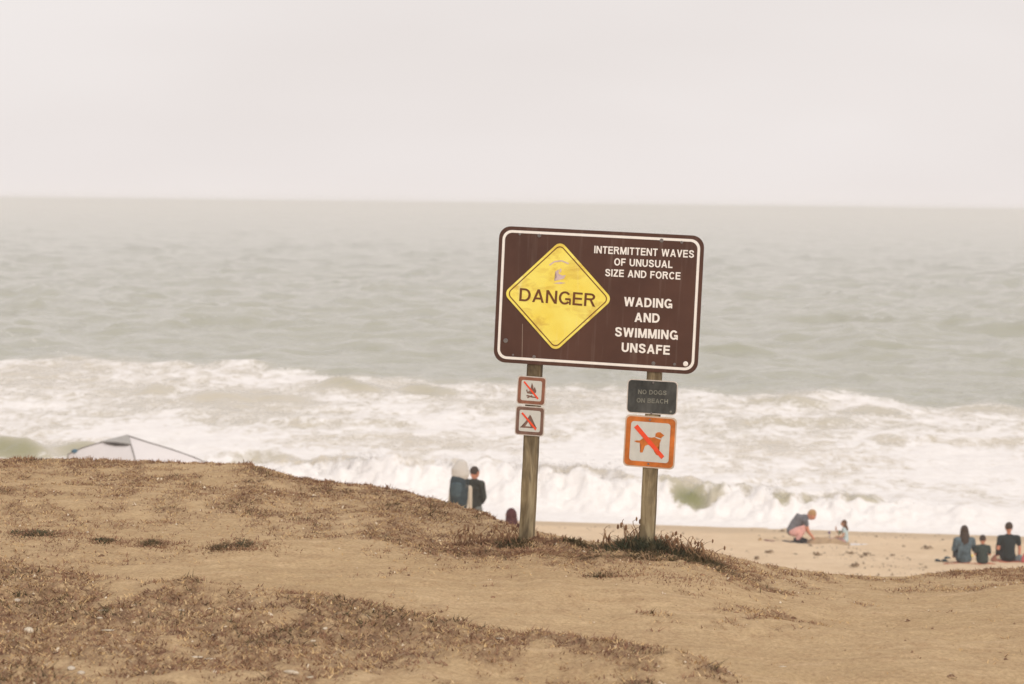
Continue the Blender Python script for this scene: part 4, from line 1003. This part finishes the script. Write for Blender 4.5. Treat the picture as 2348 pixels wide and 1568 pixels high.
# crouching adult and child at the water's edge, seen from the side
pD = onbeach(1832, 1243)
J = dict(pelvis=(-0.16,0,0.27), waist=(-0.10,0,0.44), chest=(0.05,0,0.60), neck=(0.20,0,0.63), head=(0.31,0,0.68), fwd=(0.75,0,-0.66), up=(0.5,0,0.85))
for k, sg in (('l', 1), ('r', -1)):
    J.update({'sh'+k:(0.13,sg*0.17,0.56), 'el'+k:(0.21,sg*0.17,0.29), 'wr'+k:(0.38,sg*0.13,0.08), 'hd'+k:(1,0,-0.35),
              'hip'+k:(-0.15,sg*0.09,0.25), 'kn'+k:(0.16,sg*0.16,0.44), 'an'+k:(-0.02+0.05*sg,sg*0.14,0.08), 'to'+k:(0.14+0.05*sg,sg*0.14,0.035)})
person('adult in grey shirt and pink trousers crouching on the sand and reaching down', pD, 0, 1.10, J,
       [('tee', M('grey_shirt', (0.13,0.13,0.145), 0.45, 7), 0.35), ('trousers', M('pink_trousers', (0.70,0.38,0.34), 0.30, 7), 0.95), ('shoes', M('black_shoe', (0.02,0.02,0.025)), 0)], hair_short(HBLD), skin=MSKIN2)
def hit_b(px, py): return onbeach(px, py)
pE = onbeach(1938, 1246)
J = base_sit(); J.update(elr=(0.20,0.26,0.36), wrr=(0.14,0.40,0.55), hdr=(0,-0.1,1), knl=(-0.12,0.48,0.14), knr=(0.12,0.48,0.14), anl=(-0.14,0.80,0.06), anr=(0.14,0.80,0.06), tol=(-0.15,0.86,0.16), tor=(0.15,0.86,0.16))
person('small child in a light blue top sitting on the sand facing the crouching adult', pE, R(78), 0.68, J,
       [('tee', M('light_blue_top', (0.46,0.56,0.57), 0.25, 7), 0.3), ('trousers', M('dusty_pink_trousers', (0.46,0.28,0.27), 0.12), 0)], hair_long(HBRN, 0.22), hs=1.2)

# family seated on the right
mats = dict(denim=M('denim_jacket', (0.085,0.12,0.14), 0.75, 5), dkgreen=M('dark_green_shirt', (0.035,0.05,0.045), 0.3), black=M('black_tee', (0.014,0.022,0.024), 0.3))
def z5(x, y): return zc(x, y, 2480, 1370, 9.03)
pF = onbeach(*z5(900, 1235)); pG = onbeach(*z5(1345, 1250)); pH = onbeach(*z5(1975, 1200))
J = base_sit(); J.update(elr=(0.27,0.10,0.32), wrr=(0.36,0.24,0.28), hdr=(0.6,1,0), ell=(-0.26,0.04,0.34))
person('woman with long dark brown hair in a denim jacket sitting with her back turned', pF, R(0), 0.93, J,
       [('jacket', mats['denim'], 0), ('trousers', M('navy_jeans', (0.03,0.045,0.06), 0.3), 0)], hair_long(HDARK, 0.34))
J = base_sit(); J.update(fwd=(0.35,0.93,-0.05))
person('boy in a dark green shirt sitting between the denim-jacketed woman and the man', pG, R(-6), 0.68, J,
       [('tee', mats['dkgreen'], 0.7), ('shorts', mats['dkgreen'], 0.9)], hair_short(HDARK), skin=MSKIN2, hs=1.3)
J = base_sit(); J.update(shl=(-0.225,0.03,0.60), shr=(0.225,0.03,0.60), ell=(-0.27,0.0,0.32), elr=(0.28,0.02,0.32), wrr=(0.255,-0.02,0.10), hdr=(0.2,-0.2,-0.4), head=(0,0.06,0.84), neck=(0,0.04,0.70))
person('man with short dark hair in a black t-shirt sitting with his back turned', pH, R(3), 0.97, J,
       [('tee', mats['black'], 0.55), ('trousers', M('black_trousers', (0.02,0.022,0.025), 0.2), 0)], hair_short(HDARK), skin=MSKIN2)

# ------------------------------------------------------------------ things on the sand
def mat_sheet(name, label, cat, quad, col, hf=beach_h, lift=0.012, seed=1, group=None):
    """cloth lying on the sand; quad of ground points"""
    n = 14; A, B_, C_, D_ = [np.array(q[:2]) for q in quad]; bm = bmesh.new(); g = []
    for i in range(n+1):
        row = []
        for j in range(n+1):
            u, v = i/n, j/n; p = (A*(1-u)+B_*u)*(1-v) + (D_*(1-u)+C_*u)*v
            z = float(hf(p[0], p[1]))+lift+0.02*float(perlin(p[0]*4, p[1]*4, seed))
            if i in (0, n) or j in (0, n): z -= lift*0.9
            row.append(bm.verts.new((p[0]+0.03*math.sin(j*1.3+seed), p[1]+0.03*math.sin(i*1.7), z)))
        g.append(row)
    for i in range(n):
        for j in range(n): bm.faces.new((g[i][j], g[i+1][j], g[i+1][j+1], g[i][j+1]))
    o = frombm(name, bm, col, None, True); md = o.modifiers.new('t', 'SOLIDIFY'); md.thickness = 0.012
    tag(o, label, cat, group); return o
def quad_at(p, x0, x1, y0, y1): return [(p.x+x0, p.y+y0), (p.x+x1, p.y+y0), (p.x+x1, p.y+y1), (p.x+x0, p.y+y1)]
MRED = M('red_orange_blanket', (0.42,0.15,0.09), 0.45, 6)
mat_sheet('blanket', 'red-orange blanket under the man in the black t-shirt', 'blanket', quad_at(pH, -0.28, 0.62, -0.20, 0.30), M('red_blanket', (0.50,0.13,0.08), 0.35, 6))
mat_sheet('blanket', 'rust-coloured blanket under the woman and the boy', 'blanket', quad_at(pF, -0.48, 0.70, -0.12, 0.22), MRED, seed=3)
def soft(name, label, cat, p, sz, mat, seed, rz=0, group=None):
    o = lump(name, p, sz[0], sz[1], sz[2], mat, seed, rz); tag(o, label, cat, group); return o
def bagthing(label, p, w_, h_, mat, strapm):
    e = empty('bag', p); tag(e, label, 'bag')
    bm = bmesh.new(); loft(bm, [(0,0,0.03),(0,0,h_*0.5),(0.01,0,h_)], [(w_/2,0.09),(w_/2*0.95,0.08),(w_/2*0.6,0.05)], 12); remeshed('bag_body', bm, 0.012, mat, e)
    bm = bmesh.new(); loft(bm, [(-w_*0.22,-0.02,h_*0.95),(0,-0.03,h_*1.25),(w_*0.22,-0.02,h_*0.95)], [0.010,0.010,0.010], 6); frombm('strap', bm, strapm, e, True)
    return e
bagthing('grey-blue bag beside the man in the black t-shirt', onbeach(*z5(2225,1195)), 0.24, 0.13, M('grey_blue_cloth', (0.16,0.19,0.20), 0.3), MNAVY)
bagthing('pinkish red bag cut by the right edge of the photo', onbeach(*z5(2375,1225)), 0.20, 0.20, M('pink_red_cloth', (0.52,0.12,0.12), 0.2), MRED)
bagthing('brown and red bag between the boy and the man', onbeach(*z5(1625,1190)), 0.16, 0.11, M('brown_red_cloth', (0.28,0.12,0.08), 0.4), HDARK)
soft('yellow_ball', 'small bright yellow toy between the woman and the boy', 'toy', onbeach(*z5(1070,1150))+V((0,0,0.08)), (0.06,0.05,0.035), M('yellow_plastic', (0.80,0.62,0.16), 0.1), 61)
for i, (zx, zy, s_, lab) in enumerate([(490,1130,0.05,'dark shoe standing at the left end of the rust blanket'),(265,1195,0.045,'dark shoe lying on the sand left of the rust blanket'),(430,1200,0.05,'black sandal at the corner of the rust blanket')]):
    e = empty('shoe', onbeach(*z5(zx, zy)), (0,0,random.uniform(-.6,.6))); tag(e, lab, 'shoe')
    bm = bmesh.new(); loft(bm, [(-s_,0,0.03),(0,0,0.035),(s_*1.3,0,0.022)], [0.03,0.032,0.022], 8); remeshed('upper', bm, 0.008, MNAVY2, e)
    bm = bmesh.new(); loft(bm, [(-s_*1.1,0,0.006),(s_*1.5,0,0.006)], [(0.02,0.03),(0.02,0.03)], 8); frombm('sole', bm, HDARK, e)
mat_sheet('mat', 'dark blue mat under the crouching adult', 'mat', quad_at(pD, -0.42, 0.45, -0.42, 0.25), M('dark_blue_cloth', (0.03,0.04,0.055), 0.3), seed=7)
mat_sheet('towel', 'dark red towel lying left of the crouching adult', 'towel', quad_at(pD, -0.95, -0.62, -0.25, 0.15), M('dark_red_cloth', (0.22,0.08,0.08), 0.3), seed=8)
mat_sheet('towel', 'white towel lying right of the small child', 'towel', quad_at(pE, 0.08, 0.55, -0.45, 0.0), M('white_cloth', (0.78,0.74,0.72), 0.08), seed=9)
bagthing('small tan bag farthest left of the crouching adult', pD+V((-1.08,0,0)), 0.12, 0.08, M('tan_cloth', (0.42,0.27,0.13), 0.3), HBRN)
# dug sand heap between adult and child
bm = bmesh.new(); n = 40; g = []
hc = pD.lerp(pE, 0.62)
for i in range(n+1):
    row = []
    for j in range(n+1):
        x = hc.x-0.65+1.3*i/n; y = hc.y-0.5+1.0*j/n; u = (i/n-0.5)*2; v = (j/n-0.5)*2
        h_ = 0.15*max(0, 1-u*u)*max(0, 1-v*v)*(1+0.6*float(fbm(np.array(x*3), np.array(y*3), 3, 7)))-0.012
        row.append(bm.verts.new((x, y, float(beach_h(x, y))+h_)))
    g.append(row)
for i in range(n):
    for j in range(n): bm.faces.new((g[i][j], g[i+1][j], g[i+1][j+1], g[i][j+1]))
tag(frombm('sand_heap', bm, M('dug_damp_sand', (0.40,0.28,0.17), 0.25, 6), None, True), 'low heap of dug damp sand between the crouching adult and the child', 'sand heap')
def spade(label, p, h, c1, c2, tilt):
    e = empty('toy_spade', p, (0, tilt, 0)); tag(e, label, 'toy')
    bm = bmesh.new(); loft(bm, [(0,0,-0.02),(0,0,h*0.7)], [0.012,0.012], 6); frombm('handle', bm, c1, e, True)
    bm = bmesh.new(); loft(bm, [(0,0,h*0.68),(0,0,h*0.85),(0,0,h)], [(0.03,0.010),(0.045,0.012),(0.02,0.008)], 8); frombm('blade', bm, c2, e, True)
q = onbeach(1903, 1244)
spade('purple toy spade standing upright in the sand heap', q+V((0,0,0.12)), 0.20, M('grey_plastic', (0.3,0.28,0.3)), M('purple_plastic', (0.22,0.16,0.24)), -0.15)
q = onbeach(1921, 1245)
spade('green-brown toy spade leaning just left of the child', q+V((0,0,0.10)), 0.26, M('olive_plastic', (0.2,0.2,0.12)), M('dull_green_plastic', (0.16,0.2,0.14)), 0.2)
# seaweed and stones on the sand
for i, (px, py, s_, lab) in enumerate([(1873,1273,0.13,'dark seaweed clump below the crouching adult'),(1950,1270,0.13,'dark seaweed clump directly below the child'),(1986,1274,0.10,'small greenish seaweed clump, right one of the three below the child'),
        (2128,1258,0.16,'flat seaweed strand on the sand midway to the seated family'),(1763,1268,0.10,'faint seaweed clump left on the sand beside the plants'),(1960,1300,0.12,'seaweed scrap near the bluff edge below the child'),(1735,1283,0.06,'tiny seaweed scrap nearest the mound plants'),
        (2215,1262,0.08,'thin seaweed scrap left of the seated family')]):
    p = onbeach(px, py); e = empty('seaweed', p); tag(e, lab, 'seaweed', 'seaweed clumps on the beach')
    bm = bmesh.new()
    for k in range(9):
        a_ = random.uniform(0, 6.28); d = V((math.cos(a_), math.sin(a_)*1.4, 0))*s_*0.85*random.uniform(0.4, 1.0); o0 = V((random.uniform(-.5,.5)*s_, random.uniform(-.5,.5)*s_, 0.02))
        loft(bm, [o0, o0+d*0.5+V((0,0,random.uniform(0.01,0.06))), o0+d], [(0.02,0.012),(0.028,0.012),(0.012,0.008)], 6)
    frombm('fronds', bm, M('seaweed_brown', (0.24,0.165,0.10), 0.4, 8), e, True)
def beach_litter():
    N = 9000; y = rng.uniform(46, 66, N); a = rng.uniform(-0.02, 0.27, N); x = a*y; k = rng.uniform(0, 1, N) < np.clip(fbm(x*0.4, y*0.4, 3, 500)+0.1, 0, 1)*0.6
    x, y = x[k], y[k]; n = len(x); z = beach_h(x, y); c = np.stack([x, y, z+0.004], -1); s = (rng.exponential(0.012, n)+0.006)[:, None, None]
    d = np.array([[1,0,0],[-.5,.8,0],[-.5,-.8,0],[0,0,0.8]])[None]*rng.uniform(0.6, 1.5, (n, 4, 1))
    v = (c[:, None]+d*s).reshape(-1, 3); b = np.arange(n)[:, None]*4
    f = np.concatenate([b+np.array([0,1,3]), b+np.array([1,2,3]), b+np.array([2,0,3])])
    tag(link('beach_litter', fast_mesh('beach_litter', v, f), M('beach_crumbs', (0.27,0.19,0.12), 0.4, 3)), 'small dark crumbs of shell and weed over the beach sand', 'beach litter', kind='stuff')
beach_litter()

# ------------------------------------------------------------------ canopy tent behind the bluff
def z6(x, y): return zc(x, y, 100, 1140, 3.913)
pk = P(*z6(952, 106), 54.0); EV = 0.70
co_ = {'L': P(*z6(322, 300), 55.4), 'R': V((pk.x+2.30, 53.1, 0)), 'F': V((pk.x+0.56, 52.1, 0))}
ez = co_['L'].z; co_['R'].z = ez; co_['F'].z = ez; co_['B'] = co_['L']+co_['R']-co_['F']; co_['B'].z = ez
gnd = float(beach_h(pk.x, 54))
tent = empty('canopy_tent', (pk.x, 54.0, gnd)); tag(tent, 'white pop-up canopy tent whose roof shows over the bluff at the left', 'tent')
O = V((pk.x, 54.0, gnd))
MTENT = M('white_canopy_cloth', (0.73,0.69,0.68), 0.03, 3, 0.8); MSEAM = M('grey_seam', (0.21,0.19,0.18), 0.2); MVENT = M('grey_vent_cloth', (0.40,0.39,0.37), 0.1)
order = ['L', 'F', 'R', 'B']
def ridge(c, t):
    p = pk.lerp(c, t); p.z += 0.16*math.sin(math.pi*t)*t*0.6; return p
for i in range(4):
    a_, b_ = co_[order[i]], co_[order[(i+1) % 4]]; n = 10; bm = bmesh.new(); g = []
    for k in range(n+1):
        t = k/n; pa_, pb_ = ridge(a_, t), ridge(b_, t); row = []
        for j in range(n+1):
            p = pa_.lerp(pb_, j/n); p.z -= 0.07*t*math.sin(math.pi*j/n); row.append(bm.verts.new(p-O))
        g.append(row)
    g.append([bm.verts.new(v.co+V((0,0,-0.22))) for v in g[-1]])
    for k in range(len(g)-1):
        for j in range(n):
            if k == 0: 
                if j == 0: pass
            bm.faces.new((g[k][j], g[k][j+1], g[k+1][j+1], g[k+1][j]))
    bmesh.ops.remove_doubles(bm, verts=bm.verts[:], dist=1e-4)
    frombm('roof_panel', bm, MTENT, tent, True)
for k_ in order:
    bm = bmesh.new(); loft(bm, [ridge(co_[k_], t)-O+V((0,0,0.012)) for t in (0, .25, .5, .75, 1)], [0.016]*5, 6); frombm('seam', bm, MSEAM, tent, True)
    c = co_[k_]-O; bm = bmesh.new(); loft(bm, [V((c.x, c.y, float(beach_h(c.x+O.x, c.y+O.y))-gnd-0.05)), c], [0.02, 0.02], 8); frombm('leg', bm, MSEAM, tent, True)
# vent cap on the left-hand roof panel
vl, vf = ridge(co_['L'], 0.46), ridge(co_['F'], 0.30)
bm = bmesh.new(); up = V((0, -0.02, 0.05))
vs = [bm.verts.new(q-O+up) for q in (pk, vf, vl.lerp(vf, 0.5)+V((0,0,0.02)), vl)] + [bm.verts.new(q-O+up-V((0,0,0.015))) for q in (pk, vf, vl.lerp(vf, 0.5)+V((0,0,0.02)), vl)]
bm.faces.new(vs[:4]); bm.faces.new(vs[4:][::-1])
for i in range(4): bm.faces.new((vs[i], vs[(i+1) % 4], vs[4+(i+1) % 4], vs[4+i]))
bmesh.ops.recalc_face_normals(bm, faces=bm.faces[:]); frombm('vent_flap', bm, MVENT, tent)
bm = bmesh.new(); loft(bm, [vl.lerp(vf, 0.15)-O+V((0,-0.03,0.02)), vl.lerp(vf, 0.5)-O+V((0,-0.03,0.0)), vl.lerp(vf, 0.9)-O+V((0,-0.03,0.02))], [0.012, 0.03, 0.012], 8); frombm('vent_opening', bm, M('dark_gap', (0.06,0.05,0.045)), tent, True)
bm = bmesh.new(); p = P(*z6(395, 262), 55.2)-O; ell(bm, p, (0.10,0.08,0.055)); frombm('corner_tie', bm, M('blue_cloth', (0.06,0.13,0.19), 0.3), tent, True)
